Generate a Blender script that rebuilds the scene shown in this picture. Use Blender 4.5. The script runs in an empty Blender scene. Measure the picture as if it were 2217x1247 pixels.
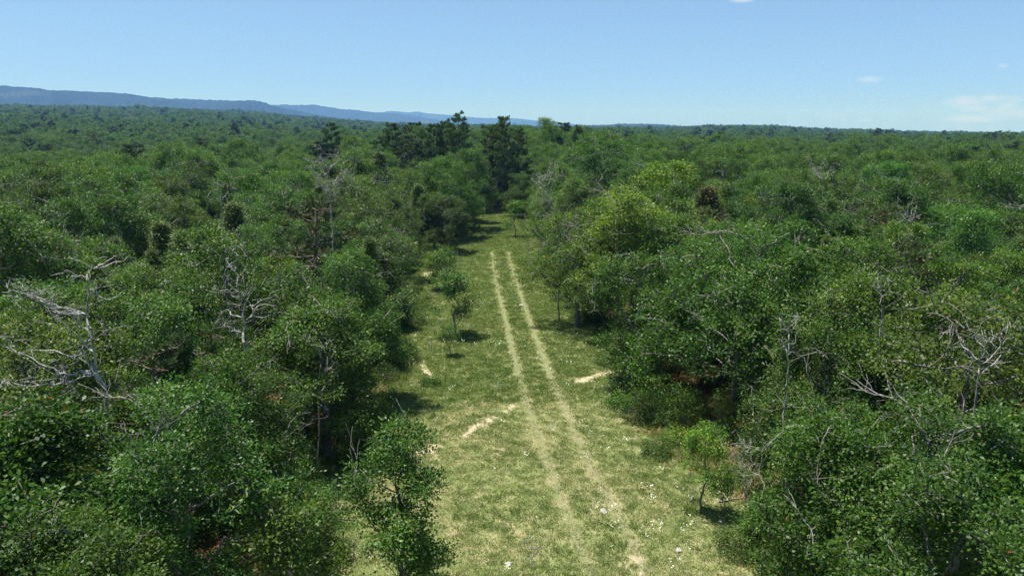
import bpy, math, random
import numpy as np
from mathutils import Vector

sc = bpy.context.scene
R_ = math.radians
# ------------------------------------------------------------------ camera
CAM_H = 14.0
PITCH = R_(12.8)
FPX = 1478.0          # focal length in pixels of the 2217 px wide photograph
CU, CV = 1108.5, 623.5
cam_d = bpy.data.cameras.new("camera"); cam = bpy.data.objects.new("camera", cam_d)
sc.collection.objects.link(cam); sc.camera = cam
cam.location = (0, 0, CAM_H); cam.rotation_euler = (R_(90) - PITCH, 0, 0)
cam_d.sensor_width = 36; cam_d.lens = 36 * FPX / 2217
cam_d.clip_start = 0.1; cam_d.clip_end = 60000

# ------------------------------------------------------------------ sky, sun, exposure
SUN_EL, SUN_AZ = 75.0, -74.0      # azimuth from +Y, negative = to the left
w = bpy.data.worlds.new("World"); sc.world = w; w.use_nodes = True
wn = w.node_tree; wn.nodes.clear()
def WN(t): return wn.nodes.new(t)
sky = WN("ShaderNodeTexSky"); sky.sky_type = 'NISHITA'; sky.sun_disc = False
sky.sun_elevation = R_(SUN_EL); sky.sun_rotation = R_(SUN_AZ)
sky.air_density = 1.0; sky.dust_density = 0.2; sky.ozone_density = 1.6; sky.altitude = 200
bg = WN("ShaderNodeBackground"); bg.inputs[1].default_value = 0.089
wo = WN("ShaderNodeOutputWorld")
# small fair-weather clouds low over the horizon, to the right
tc = WN("ShaderNodeTexCoord")
def ray(u, v):
    f = Vector((0, math.cos(PITCH), -math.sin(PITCH))); up = Vector((0, math.sin(PITCH), math.cos(PITCH)))
    return (Vector((1, 0, 0)) * (u - CU) + up * (CV - v) + f * FPX).normalized()
nz = WN("ShaderNodeTexNoise"); nz.inputs['Scale'].default_value = 55; nz.inputs['Detail'].default_value = 6
nz.inputs['Roughness'].default_value = 0.62
mpn = WN("ShaderNodeMapping"); mpn.inputs['Scale'].default_value = (1, 1, 2.6)
wn.links.new(tc.outputs['Generated'], mpn.inputs[0]); wn.links.new(mpn.outputs[0], nz.inputs['Vector'])
acc = None
for (u, v, su, sv, amp) in [(2088, 220, 34, 9, 1.0), (2142, 214, 26, 7, .95), (2112, 234, 26, 8, .85), (2105, 258, 46, 7, .95), (2178, 232, 20, 10, .8),
                            (2200, 216, 16, 8, .7), (2150, 246, 40, 8, .6), (2205, 247, 25, 8, .8), (1881, 173, 22, 6, .85), (2171, 143, 8, 6, .75),
                            (1812, 254, 40, 9, .55), (1871, 260, 30, 5, .45), (1610, 0, 22, 5, 1.3), (1905, 268, 120, 8, .3), (2080, 275, 130, 9, .45), (316, 3, 20, 2, .3)]:
    d = ray(u, v)
    sub = WN("ShaderNodeVectorMath"); sub.operation = 'SUBTRACT'; sub.inputs[1].default_value = d
    wn.links.new(tc.outputs['Generated'], sub.inputs[0])
    mul = WN("ShaderNodeVectorMath"); mul.operation = 'MULTIPLY'
    mul.inputs[1].default_value = (FPX / su, FPX / su * .9, FPX / sv)
    wn.links.new(sub.outputs[0], mul.inputs[0])
    ln = WN("ShaderNodeVectorMath"); ln.operation = 'LENGTH'; wn.links.new(mul.outputs[0], ln.inputs[0])
    mr = WN("ShaderNodeMapRange"); mr.interpolation_type = 'SMOOTHSTEP'
    mr.inputs[1].default_value = 2.0; mr.inputs[2].default_value = 0.0; mr.inputs[3].default_value = 0; mr.inputs[4].default_value = amp
    wn.links.new(ln.outputs[1], mr.inputs[0])
    if acc is None: acc = mr.outputs[0]
    else:
        mx = WN("ShaderNodeMath"); mx.operation = 'MAXIMUM'; wn.links.new(acc, mx.inputs[0]); wn.links.new(mr.outputs[0], mx.inputs[1]); acc = mx.outputs[0]
cm = WN("ShaderNodeMath"); cm.operation = 'MULTIPLY_ADD'; cm.inputs[1].default_value = 1.5; cm.inputs[2].default_value = -1.25
nadd = WN("ShaderNodeMath"); nadd.operation = 'ADD'; wn.links.new(acc, nadd.inputs[0]); wn.links.new(nz.outputs[0], nadd.inputs[1])
wn.links.new(nadd.outputs[0], cm.inputs[0])
gate = WN("ShaderNodeMath"); gate.operation = 'MULTIPLY'; gate.use_clamp = True
sat1 = WN("ShaderNodeMath"); sat1.operation = 'MULTIPLY'; sat1.inputs[1].default_value = .25; sat1.use_clamp = True
wn.links.new(cm.outputs[0], sat1.inputs[0])
g2 = WN("ShaderNodeMath"); g2.operation = 'MULTIPLY'; g2.inputs[1].default_value = 3; g2.use_clamp = True
wn.links.new(acc, g2.inputs[0]); wn.links.new(sat1.outputs[0], gate.inputs[0]); wn.links.new(g2.outputs[0], gate.inputs[1])
cmix = WN("ShaderNodeMix"); cmix.data_type = 'RGBA'
sxyz = WN("ShaderNodeSeparateXYZ"); wn.links.new(tc.outputs['Generated'], sxyz.inputs[0])
elr = WN("ShaderNodeValToRGB"); ee = elr.color_ramp.elements
ee[0].position = 0.0; ee[0].color = (.28, .48, 1.20, 1); ee[1].position = .55; ee[1].color = (.92, 1.04, .85, 1)
e3 = ee.new(.10); e3.color = (.50, .64, .90, 1); e4 = ee.new(.28); e4.color = (.82, .88, .82, 1)
wn.links.new(sxyz.outputs[2], elr.inputs[0])
tint = WN("ShaderNodeMix"); tint.data_type = 'RGBA'; tint.blend_type = 'MULTIPLY'; tint.inputs[0].default_value = 1
wn.links.new(sky.outputs[0], tint.inputs[6]); wn.links.new(elr.outputs[0], tint.inputs[7])
wn.links.new(gate.outputs[0], cmix.inputs[0]); wn.links.new(tint.outputs[2], cmix.inputs[6])
cmix.inputs[7].default_value = (7.6, 7.0, 7.4, 1)
wn.links.new(cmix.outputs[2], bg.inputs[0]); wn.links.new(bg.outputs[0], wo.inputs[0])

sun_d = bpy.data.lights.new("sun", 'SUN'); sun_d.energy = 4.7; sun_d.angle = R_(0.53); sun_d.color = (1, 0.965, 0.9)
sun = bpy.data.objects.new("sun", sun_d); sc.collection.objects.link(sun)
sdir = Vector((math.sin(R_(SUN_AZ)) * math.cos(R_(SUN_EL)), math.cos(R_(SUN_AZ)) * math.cos(R_(SUN_EL)), math.sin(R_(SUN_EL))))
sun.rotation_euler = sdir.to_track_quat('Z', 'Y').to_euler(); sun.location = (0, 0, 40)
vs = sc.view_settings; vs.view_transform = 'Standard'; vs.look = 'None'; vs.gamma = 1; vs.exposure = 0.87; vs.use_curve_mapping = False
cy = sc.cycles
cy.max_bounces = 6; cy.diffuse_bounces = 4; cy.glossy_bounces = 2; cy.transmission_bounces = 4; cy.transparent_max_bounces = 8; cy.volume_bounces = 0
cy.use_denoising = True; cy.denoising_prefilter = 'NONE'
try: cy.denoiser = 'OPENIMAGEDENOISE'
except Exception: pass
cy.sample_clamp_indirect = 4.0
sc.render.use_persistent_data = False

# ------------------------------------------------------------------ projection helpers (photo pixel -> place on the ground)
def az_el(u, v):
    d = ray(u, v); return math.atan2(d.x, d.y), math.atan2(d.z, math.hypot(d.x, d.y))
def g(u, v, z=0.0):
    d = ray(u, v); t = (z - CAM_H) / d.z; return (d.x * t, d.y * t)
def at_y(u, v, Y):
    d = ray(u, v); t = Y / d.y; return np.array((d.x * t, Y, CAM_H + d.z * t))
def proj(x, y, z):
    c, s = math.cos(PITCH), math.sin(PITCH)
    zz = z - CAM_H; dep = y * c - zz * s; up = y * s + zz * c
    return CU + FPX * x / dep, CV - FPX * up / dep

rng = np.random.default_rng(7)
def sn(x, y, s, seed=0):
    """smooth sum-of-sines noise, about -1..1"""
    r = np.random.default_rng(seed); o = 0; a = 1; tot = 0
    for k in range(4):
        for j in range(2):
            th = r.uniform(0, 6.28); ph = r.uniform(0, 6.28)
            o = o + a * np.sin((x * math.cos(th) + y * math.sin(th)) * 6.283 / s + ph + 1.3 * np.sin((y * math.cos(th) - x * math.sin(th)) * 4.1 / s + ph)); tot += a
        s = s / 1.9; a *= .6
    return o / tot * 1.6

# ------------------------------------------------------------------ terrain
SKY_MID = [(-700, 222), (-300, 226), (0, 233), (300, 238), (500, 245), (600, 252), (700, 262), (800, 268), (950, 275), (1200, 279), (1400, 279), (1500, 280), (1600, 277),
           (1680, 277), (1760, 284), (1860, 286), (2000, 291), (2217, 294), (2700, 296)]
m_az = np.array([az_el(u, v)[0] for u, v in SKY_MID]); m_z = np.array([CAM_H + 1900 * math.tan(az_el(u, v)[1]) - 8 for u, v in SKY_MID])
def gz(x, y):
    x = np.asarray(x, float); y = np.asarray(y, float)
    D = np.hypot(x, y); az = np.arctan2(x, y)
    zc = np.interp(az, m_az, m_z)
    t = np.clip((D - 260) / 1640, 0, 1); t = t * t * (3 - 2 * t) * .35 + t * .65
    far = np.clip((D - 1950) / 800, 0, 1); far = far * far * (3 - 2 * far)
    z = zc * t * (1 - far) - 30 * far
    amp = np.clip((D - 140) / 400, 0, 1) * (1 - far)
    z = z + amp * 3.2 * sn(x, y, 420, 3)
    z = z - np.clip((D - 95) / 120, 0, 1) * np.clip(1.6 - D / 420, 0, 1) * 3.0 * np.clip(.35 - az, 0, .8) * (1 - far)
    b = np.clip((D - 112) / 45, 0, 1) * np.clip((700 - D) / 420, 0, 1); z = z + 4.6 * b * b * (3 - 2 * b) * np.exp(-((az + .01) / .22) ** 2)
    near = np.clip(1 - D / 160, 0, 1)
    return z + near * .10 * sn(x, y, 9, 5)

# the clearing, traced on the ground
CLEAR_PX = [(700, 1247), (620, 1120), (640, 1010), (800, 985), (835, 900), (830, 850), (880, 800), (860, 720), (890, 650), (905, 600), (905, 548), (990, 540), (1035, 520), (1058, 490), (1062, 468),
            (1096, 468), (1112, 505), (1165, 520), (1172, 575), (1225, 640), (1290, 700), (1350, 790), (1400, 900), (1470, 985), (1640, 1080), (1700, 1160), (1680, 1247)]
CLEAR = np.array([g(u, v) for u, v in CLEAR_PX])
CLEAR = np.vstack([[(-4.5, 8)], CLEAR, [(5.0, 8)]])
def clear_dist(x, y):
    """signed distance to the clearing: positive inside"""
    x = np.atleast_1d(np.asarray(x, float)); y = np.atleast_1d(np.asarray(y, float))
    n = len(CLEAR); best = np.full(x.shape, 1e9); inside = np.zeros(x.shape, bool)
    for i in range(n):
        ax, ay = CLEAR[i]; bx, by = CLEAR[(i + 1) % n]
        dx, dy = bx - ax, by - ay
        t = np.clip(((x - ax) * dx + (y - ay) * dy) / (dx * dx + dy * dy), 0, 1)
        best = np.minimum(best, np.hypot(x - ax - t * dx, y - ay - t * dy))
        c = (ay > y) != (by > y)
        with np.errstate(divide='ignore', invalid='ignore'):
            xi = ax + (y - ay) * dx / (dy if dy else 1e-9)
        inside ^= c & (x < xi)
    return np.where(inside, best, -best)
def seg_dist(x, y, pts):
    best = np.full(np.shape(x), 1e9)
    for (ax, ay), (bx, by) in zip(pts[:-1], pts[1:]):
        dx, dy = bx - ax, by - ay
        t = np.clip(((x - ax) * dx + (y - ay) * dy) / (dx * dx + dy * dy), 0, 1)
        best = np.minimum(best, np.hypot(x - ax - t * dx, y - ay - t * dy))
    return best
SAND_LINES = [([g(890, 985), g(945, 965)], .30), ([g(1000, 945), g(1045, 915), g(1075, 905)], .22), ([g(1095, 890), g(1112, 880)], .2), ([g(1250, 828), g(1290, 815), g(1345, 800)], .38),
              ([g(1378, 1205), g(1395, 1247)], .12), ([g(905, 1065), g(925, 1055)], .22), ([g(900, 602), g(925, 592)], .7), ([g(900, 780), g(940, 820)], .25)]
def sand_at(x, y):
    s = np.zeros(np.shape(x))
    for pts, wd in SAND_LINES:
        d = seg_dist(x, y, pts) + .15 * sn(x, y, 1.1, 11)
        s = np.maximum(s, np.clip(1.35 - d / wd + .4 * sn(x, y, .8, 12), 0, 1))
    return s

# ------------------------------------------------------------------ mesh helpers
def mesh_np(name, V, F, mat=None, smooth=False, attrs=None):
    """V (n,3); F (m,k) with equal k"""
    me = bpy.data.meshes.new(name); V = np.ascontiguousarray(V, np.float32); F = np.ascontiguousarray(F, np.int32)
    k = F.shape[1]
    me.vertices.add(len(V)); me.vertices.foreach_set("co", V.ravel())
    me.loops.add(F.size); me.loops.foreach_set("vertex_index", F.ravel())
    me.polygons.add(len(F)); me.polygons.foreach_set("loop_start", np.arange(0, F.size, k, dtype=np.int32))
    me.polygons.foreach_set("loop_total", np.full(len(F), k, np.int32))
    if smooth: me.polygons.foreach_set("use_smooth", np.ones(len(F), bool))
    me.update(calc_edges=True)
    for n, (dom, arr) in (attrs or {}).items():
        a = me.attributes.new(n, 'FLOAT', dom); a.data.foreach_set("value", np.ascontiguousarray(arr, np.float32))
    if mat: me.materials.append(mat)
    return me
def link(name, me, parent=None, loc=None, **props):
    o = bpy.data.objects.new(name, me); sc.collection.objects.link(o)
    if parent: o.parent = parent
    if loc is not None: o.location = loc
    for k, v in props.items(): o[k] = v
    return o

# ------------------------------------------------------------------ materials
def new_mat(name):
    m = bpy.data.materials.new(name); m.use_nodes = True; nt = m.node_tree; nt.nodes.clear(); return m, nt
def N(nt, t, **kw):
    n = nt.nodes.new(t)
    for k, v in kw.items(): setattr(n, k, v)
    return n
def ramp(nt, stops, fac):
    n = N(nt, "ShaderNodeValToRGB"); e = n.color_ramp.elements
    while len(e) > 1: e.remove(e[-1])
    e[0].position = stops[0][0]; e[0].color = (*stops[0][1], 1)
    for p, c in stops[1:]:
        x = e.new(p); x.color = (*c, 1)
    nt.links.new(fac, n.inputs[0]); return n.outputs[0]
def noise(nt, scale, detail=4, rough=.55, vec=None, dist=0):
    n = N(nt, "ShaderNodeTexNoise"); n.inputs['Scale'].default_value = scale; n.inputs['Detail'].default_value = detail; n.inputs['Roughness'].default_value = rough
    n.inputs['Distortion'].default_value = dist
    if vec is not None: nt.links.new(vec, n.inputs['Vector'])
    return n.outputs[0]
def mixc(nt, fac, a, b, mode='MIX'):
    n = N(nt, "ShaderNodeMix", data_type='RGBA', blend_type=mode); n.clamp_factor = True
    for s, x in ((0, fac), (6, a), (7, b)):
        if isinstance(x, (int, float)): n.inputs[s].default_value = x
        elif isinstance(x, tuple): n.inputs[s].default_value = (*x, 1)
        else: nt.links.new(x, n.inputs[s])
    return n.outputs[2]
def maprange(nt, x, a, b, c=0, d=1):
    n = N(nt, "ShaderNodeMapRange"); nt.links.new(x, n.inputs[0])
    for i, v in enumerate((a, b, c, d)): n.inputs[i + 1].default_value = v
    return n.outputs[0]
def math_(nt, op, a, b=0.0):
    n = N(nt, "ShaderNodeMath", operation=op)
    for i, x in enumerate((a, b)):
        if isinstance(x, (int, float)): n.inputs[i].default_value = x
        else: nt.links.new(x, n.inputs[i])
    return n.outputs[0]

def leaf_material(name, stops, rough=.40, transl=.28, spec=.5, vary=.20, hue=.014, tw=(1.25, 1.3, .5)):
    m, nt = new_mat(name); L = nt.links.new
    at = N(nt, "ShaderNodeAttribute", attribute_name="tone")
    col = ramp(nt, stops, at.outputs['Fac'])
    oi = N(nt, "ShaderNodeObjectInfo")
    col = mixc(nt, 1.0, col, oi.outputs['Color'], 'MULTIPLY')
    hs = N(nt, "ShaderNodeHueSaturation")
    L(maprange(nt, oi.outputs['Random'], 0, 1, .5 - hue, .5 + hue), hs.inputs['Hue'])
    r2 = math_(nt, 'FRACT', math_(nt, 'MULTIPLY', oi.outputs['Random'], 7.31))
    L(maprange(nt, r2, 0, 1, 1 - vary, 1 + vary), hs.inputs['Value'])
    L(col, hs.inputs['Color'])
    p = N(nt, "ShaderNodeBsdfPrincipled"); L(hs.outputs[0], p.inputs['Base Color'])
    p.inputs['Roughness'].default_value = rough; p.inputs['Specular IOR Level'].default_value = spec
    t = N(nt, "ShaderNodeBsdfTranslucent"); L(mixc(nt, 1.0, hs.outputs[0], tw, 'MULTIPLY'), t.inputs[0])
    mx = N(nt, "ShaderNodeMixShader"); mx.inputs[0].default_value = transl
    L(p.outputs[0], mx.inputs[1]); L(t.outputs[0], mx.inputs[2])
    o = N(nt, "ShaderNodeOutputMaterial"); L(mx.outputs[0], o.inputs[0]); return m
M = {}
M['oak'] = leaf_material("oak_leaf", [(0, (.018, .046, .007)), (.42, (.060, .130, .015)), (.8, (.112, .203, .028)), (.985, (.21, .27, .05)), (.995, (.24, .10, .035))], rough=.46, spec=.34, transl=.38)
M['pine'] = leaf_material("pine_needle", [(0, (.028, .050, .014)), (.6, (.050, .086, .022)), (1, (.10, .14, .035))], rough=.5, transl=.15)
M['cedar'] = leaf_material("cedar_foliage", [(0, (.034, .050, .012)), (.6, (.065, .090, .020)), (1, (.12, .13, .035))], rough=.6, transl=.12)
M['grass'] = leaf_material("grass_blade", [(0, (.10, .17, .035)), (.35, (.17, .24, .065)), (.65, (.25, .29, .115)), (.85, (.36, .34, .19)), (1, (.48, .42, .28))], rough=.55, transl=.3, spec=.35, vary=.18, hue=.015)
M['brown'] = leaf_material("dead_leaf", [(0, (.11, .05, .02)), (1, (.26, .12, .05))], rough=.7, transl=.1, spec=.2)
m, nt = new_mat("flower_white"); p = N(nt, "ShaderNodeBsdfPrincipled"); p.inputs['Base Color'].default_value = (.72, .74, .68, 1); p.inputs['Roughness'].default_value = .7
o = N(nt, "ShaderNodeOutputMaterial"); nt.links.new(p.outputs[0], o.inputs[0]); M['flower'] = m

def bark_material(name, a, b, lichen=.3):
    m, nt = new_mat(name); L = nt.links.new
    g_ = N(nt, "ShaderNodeTexCoord").outputs['Object']
    mp = N(nt, "ShaderNodeMapping"); mp.inputs['Scale'].default_value = (1, 1, .25); L(g_, mp.inputs[0])
    n1 = noise(nt, 16, 6, .6, mp.outputs[0]); n2 = noise(nt, 2.2, 4, .6, g_)
    c = mixc(nt, maprange(nt, n1, .42, .58), a, b)
    c = mixc(nt, maprange(nt, n2, .5, .7, 0, lichen), c, (.42, .43, .38))
    p = N(nt, "ShaderNodeBsdfPrincipled"); L(c, p.inputs['Base Color']); p.inputs['Roughness'].default_value = .85
    bp = N(nt, "ShaderNodeBump"); bp.inputs['Strength'].default_value = .5; bp.inputs['Distance'].default_value = .02; L(n1, bp.inputs['Height']); L(bp.outputs[0], p.inputs['Normal'])
    o = N(nt, "ShaderNodeOutputMaterial"); L(p.outputs[0], o.inputs[0]); return m
M['bark'] = bark_material("oak_bark", (.085, .075, .068), (.21, .195, .175))
M['pbark'] = bark_material("pine_bark", (.12, .075, .05), (.24, .17, .12), .1)
M['dead'] = bark_material("bleached_wood", (.16, .15, .14), (.44, .425, .40), .35)

def ground_material():
    m, nt = new_mat("ground_grass_and_litter"); L = nt.links.new
    pos = N(nt, "ShaderNodeNewGeometry").outputs['Position']
    ga = N(nt, "ShaderNodeAttribute", attribute_name="grassy").outputs['Fac']
    sa = N(nt, "ShaderNodeAttribute", attribute_name="sand").outputs['Fac']
    n_big = noise(nt, .22, 3, .5, pos); n_mid = noise(nt, 1.1, 5, .6, pos); n_fine = noise(nt, 9, 6, .65, pos); n_vf = noise(nt, 38, 4, .7, pos)
    grass = mixc(nt, maprange(nt, n_mid, .35, .65), (.15, .20, .06), (.27, .28, .125))
    grass = mixc(nt, maprange(nt, n_big, .42, .62), grass, mixc(nt, n_fine, (.21, .22, .08), (.34, .30, .17)))
    grass = mixc(nt, maprange(nt, n_fine, .52, .68, 0, .8), grass, (.38, .31, .20))
    grass = mixc(nt, maprange(nt, n_vf, .5, .75, 0, .45), grass, (.08, .11, .035))
    bare = maprange(nt, math_(nt, 'ADD', math_(nt, 'MULTIPLY', n_mid, .6), math_(nt, 'MULTIPLY', n_fine, .5)), .60, .70)
    grass = mixc(nt, bare, grass, mixc(nt, n_vf, (.38, .28, .19), (.48, .38, .27)))
    litter = mixc(nt, n_fine, (.055, .038, .026), (.155, .10, .07))
    litter = mixc(nt, maprange(nt, n_vf, .5, .75), litter, (.22, .14, .10))
    litter = mixc(nt, maprange(nt, n_mid, .45, .6), litter, mixc(nt, n_fine, (.07, .09, .03), (.15, .15, .06)))
    edge = maprange(nt, math_(nt, 'ADD', ga, math_(nt, 'MULTIPLY', math_(nt, 'SUBTRACT', n_mid, .5), 1.2)), .40, .6)
    c = mixc(nt, edge, litter, grass)
    sedge = maprange(nt, math_(nt, 'ADD', sa, math_(nt, 'MULTIPLY', math_(nt, 'SUBTRACT', n_fine, .5), 2.1)), .42, .76)
    c = mixc(nt, sedge, c, mixc(nt, n_vf, (.34, .28, .185), (.52, .44, .32)))
    # far off the ground reads as forest floor between crowns
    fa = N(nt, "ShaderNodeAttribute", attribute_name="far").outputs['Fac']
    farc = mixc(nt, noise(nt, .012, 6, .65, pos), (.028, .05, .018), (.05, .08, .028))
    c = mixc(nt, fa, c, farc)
    p = N(nt, "ShaderNodeBsdfPrincipled"); L(c, p.inputs['Base Color']); p.inputs['Roughness'].default_value = .95; p.inputs['Specular IOR Level'].default_value = .15
    bp = N(nt, "ShaderNodeBump"); bp.inputs['Strength'].default_value = .6; bp.inputs['Distance'].default_value = .06
    L(math_(nt, 'ADD', n_fine, math_(nt, 'MULTIPLY', n_vf, .5)), bp.inputs['Height']); L(bp.outputs[0], p.inputs['Normal'])
    o = N(nt, "ShaderNodeOutputMaterial"); L(p.outputs[0], o.inputs[0]); return m
M['ground'] = ground_material()

# ------------------------------------------------------------------ ground sheet (polar grid out past the horizon)
def build_ground():
    rr = [0.0, 1.5, 3, 5, 7, 9, 11]
    while rr[-1] < 150: rr.append(rr[-1] * 1.0125)
    while rr[-1] < 15500: rr.append(rr[-1] * 1.032)
    rr = np.array(rr)
    az = np.concatenate([np.arange(-52, 52.01, .36), np.arange(56, 308, 4.0)]); az = np.radians(az)
    A, Rg = np.meshgrid(az, rr)
    X, Y = Rg * np.sin(A), Rg * np.cos(A)
    Z = gz(X, Y)
    nr, na = X.shape
    V = np.stack([X.ravel(), Y.ravel(), Z.ravel()], 1)
    i = np.arange(nr - 1)[:, None] * na; j = np.arange(na)[None]; j2 = (j + 1) % na
    F = np.stack([(i + j).ravel(), (i + j2).ravel(), (i + na + j2).ravel(), (i + na + j).ravel()], 1)
    cd = clear_dist(X.ravel(), Y.ravel())
    Yf = Y.ravel(); grassy = np.clip(.5 + (cd + .6 + 7 * np.clip((Yf - 50) / 30, 0, 1)) / 1.6, 0, 1)
    grassy = np.maximum(grassy, (sn(X.ravel(), Y.ravel(), 13, 21) > .75) * .45)
    sand = sand_at(X.ravel(), Y.ravel()) * (np.hypot(X, Y).ravel() < 130)
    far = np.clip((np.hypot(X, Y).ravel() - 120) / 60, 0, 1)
    me = mesh_np("ground", V, F[:, ::-1], M['ground'], True, {"grassy": ('POINT', grassy), "sand": ('POINT', sand), "far": ('POINT', far)})
    return link("ground", me, kind="structure", label="grassy clearing floor and brown forest floor running out to the horizon")
build_ground()

# ------------------------------------------------------------------ far ridges
def hill_material():
    m, nt = new_mat("forested_ridge"); L = nt.links.new
    pos = N(nt, "ShaderNodeNewGeometry").outputs['Position']
    a = noise(nt, .0011, 5, .6, pos); b = noise(nt, .012, 6, .7, pos); c_ = noise(nt, .06, 3, .7, pos)
    c = mixc(nt, b, (.020, .034, .014), (.045, .068, .026))
    c = mixc(nt, maprange(nt, a, .56, .66, 0, .75), c, (.09, .115, .05))
    c = mixc(nt, maprange(nt, c_, .5, .62, 0, .6), c, (.012, .022, .010))
    oi = N(nt, "ShaderNodeObjectInfo"); c = mixc(nt, 1.0, c, oi.outputs['Color'], 'MULTIPLY')
    p = N(nt, "ShaderNodeBsdfPrincipled"); L(c, p.inputs['Base Color']); p.inputs['Roughness'].default_value = 1; p.inputs['Specular IOR Level'].default_value = 0
    bp = N(nt, "ShaderNodeBump"); bp.inputs['Strength'].default_value = 1; bp.inputs['Distance'].default_value = 14; L(c_, bp.inputs['Height']); L(bp.outputs[0], p.inputs['Normal'])
    o = N(nt, "ShaderNodeOutputMaterial"); L(p.outputs[0], o.inputs[0]); return m
M['hill'] = hill_material()
def ridge(label, pts, D, front, seed, rough=5, col=(1, 1, 1)):
    pa = np.array([az_el(u, v)[0] for u, v in pts]); pe = np.array([CAM_H + D * math.tan(az_el(u, v)[1]) for u, v in pts])
    az = np.arange(pa[0], pa[-1], R_(.06)); n = len(az)
    crest = np.interp(az, pa, pe)
    k = 9; crest = np.convolve(np.pad(crest, k, 'edge'), np.ones(2 * k + 1) / (2 * k + 1), 'valid')
    s = np.concatenate([np.linspace(0, 1, 26), np.linspace(1.06, 1.5, 6)])
    S, A = np.meshgrid(s, az, indexing='ij')
    Dd = D - front + front * S
    X, Y = Dd * np.sin(A), Dd * np.cos(A)
    prof = np.where(S <= 1, np.sin(np.clip(S, 0, 1) * math.pi / 2) ** 1.5, 1 - (S - 1) ** 1.3 * 1.6)
    base = -60
    sp = 1 + (.22 * sn(X, Y, front * .9, seed)) * np.sin(np.clip(S, 0, 1) * math.pi)
    Z = base + (crest[None] - base) * prof * sp
    Z = Z + rough * (sn(X, Y, 90, seed + 1) * .6 + sn(X, Y, 37, seed + 2) * .4) * np.clip(prof, 0, 1)
    V = np.stack([X.ravel(), Y.ravel(), Z.ravel()], 1)
    i = np.arange(len(s) - 1)[:, None] * n; j = np.arange(n - 1)[None]
    F = np.stack([(i + j).ravel(), (i + j + 1).ravel(), (i + n + j + 1).ravel(), (i + n + j).ravel()], 1)
    o = link("hill", mesh_np("hill", V, F, M['hill'], True), kind="structure", label=label); o.color = (*col, 1)
ridge("long dark blue wooded ridge on the left skyline, falling to the right", [(-900, 172), (-400, 180), (0, 190), (60, 195), (127, 203), (183, 204), (273, 208), (310, 212), (377, 214), (433, 216), (527, 219), (556, 222), (580, 229), (640, 243), (720, 256), (800, 266), (900, 278), (960, 290)], 5200, 2100, 31)
ridge("paler wooded ridge behind the long left ridge", [(380, 214), (527, 222), (580, 228), (633, 229), (690, 233), (740, 238), (773, 239), (800, 243), (850, 246), (900, 252), (940, 258), (990, 267), (1060, 280), (1100, 290)], 7200, 1700, 41, col=(1.1, 1.1, 1.1))
ridge("faintest farthest ridge low above the middle of the forest", [(700, 243), (847, 244), (920, 249), (957, 248), (987, 251), (1040, 256), (1107, 257), (1140, 260), (1207, 265), (1240, 269), (1290, 274), (1400, 284), (1500, 292)], 10500, 1800, 51, 6)
ridge("low wooded rise on the skyline right of the middle", [(1080, 290), (1200, 279), (1270, 272), (1307, 271), (1357, 268), (1407, 269), (1480, 274), (1560, 274), (1640, 274), (1720, 280), (1850, 284), (1914, 288), (2050, 294)], 4200, 1200, 61, 5)

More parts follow.
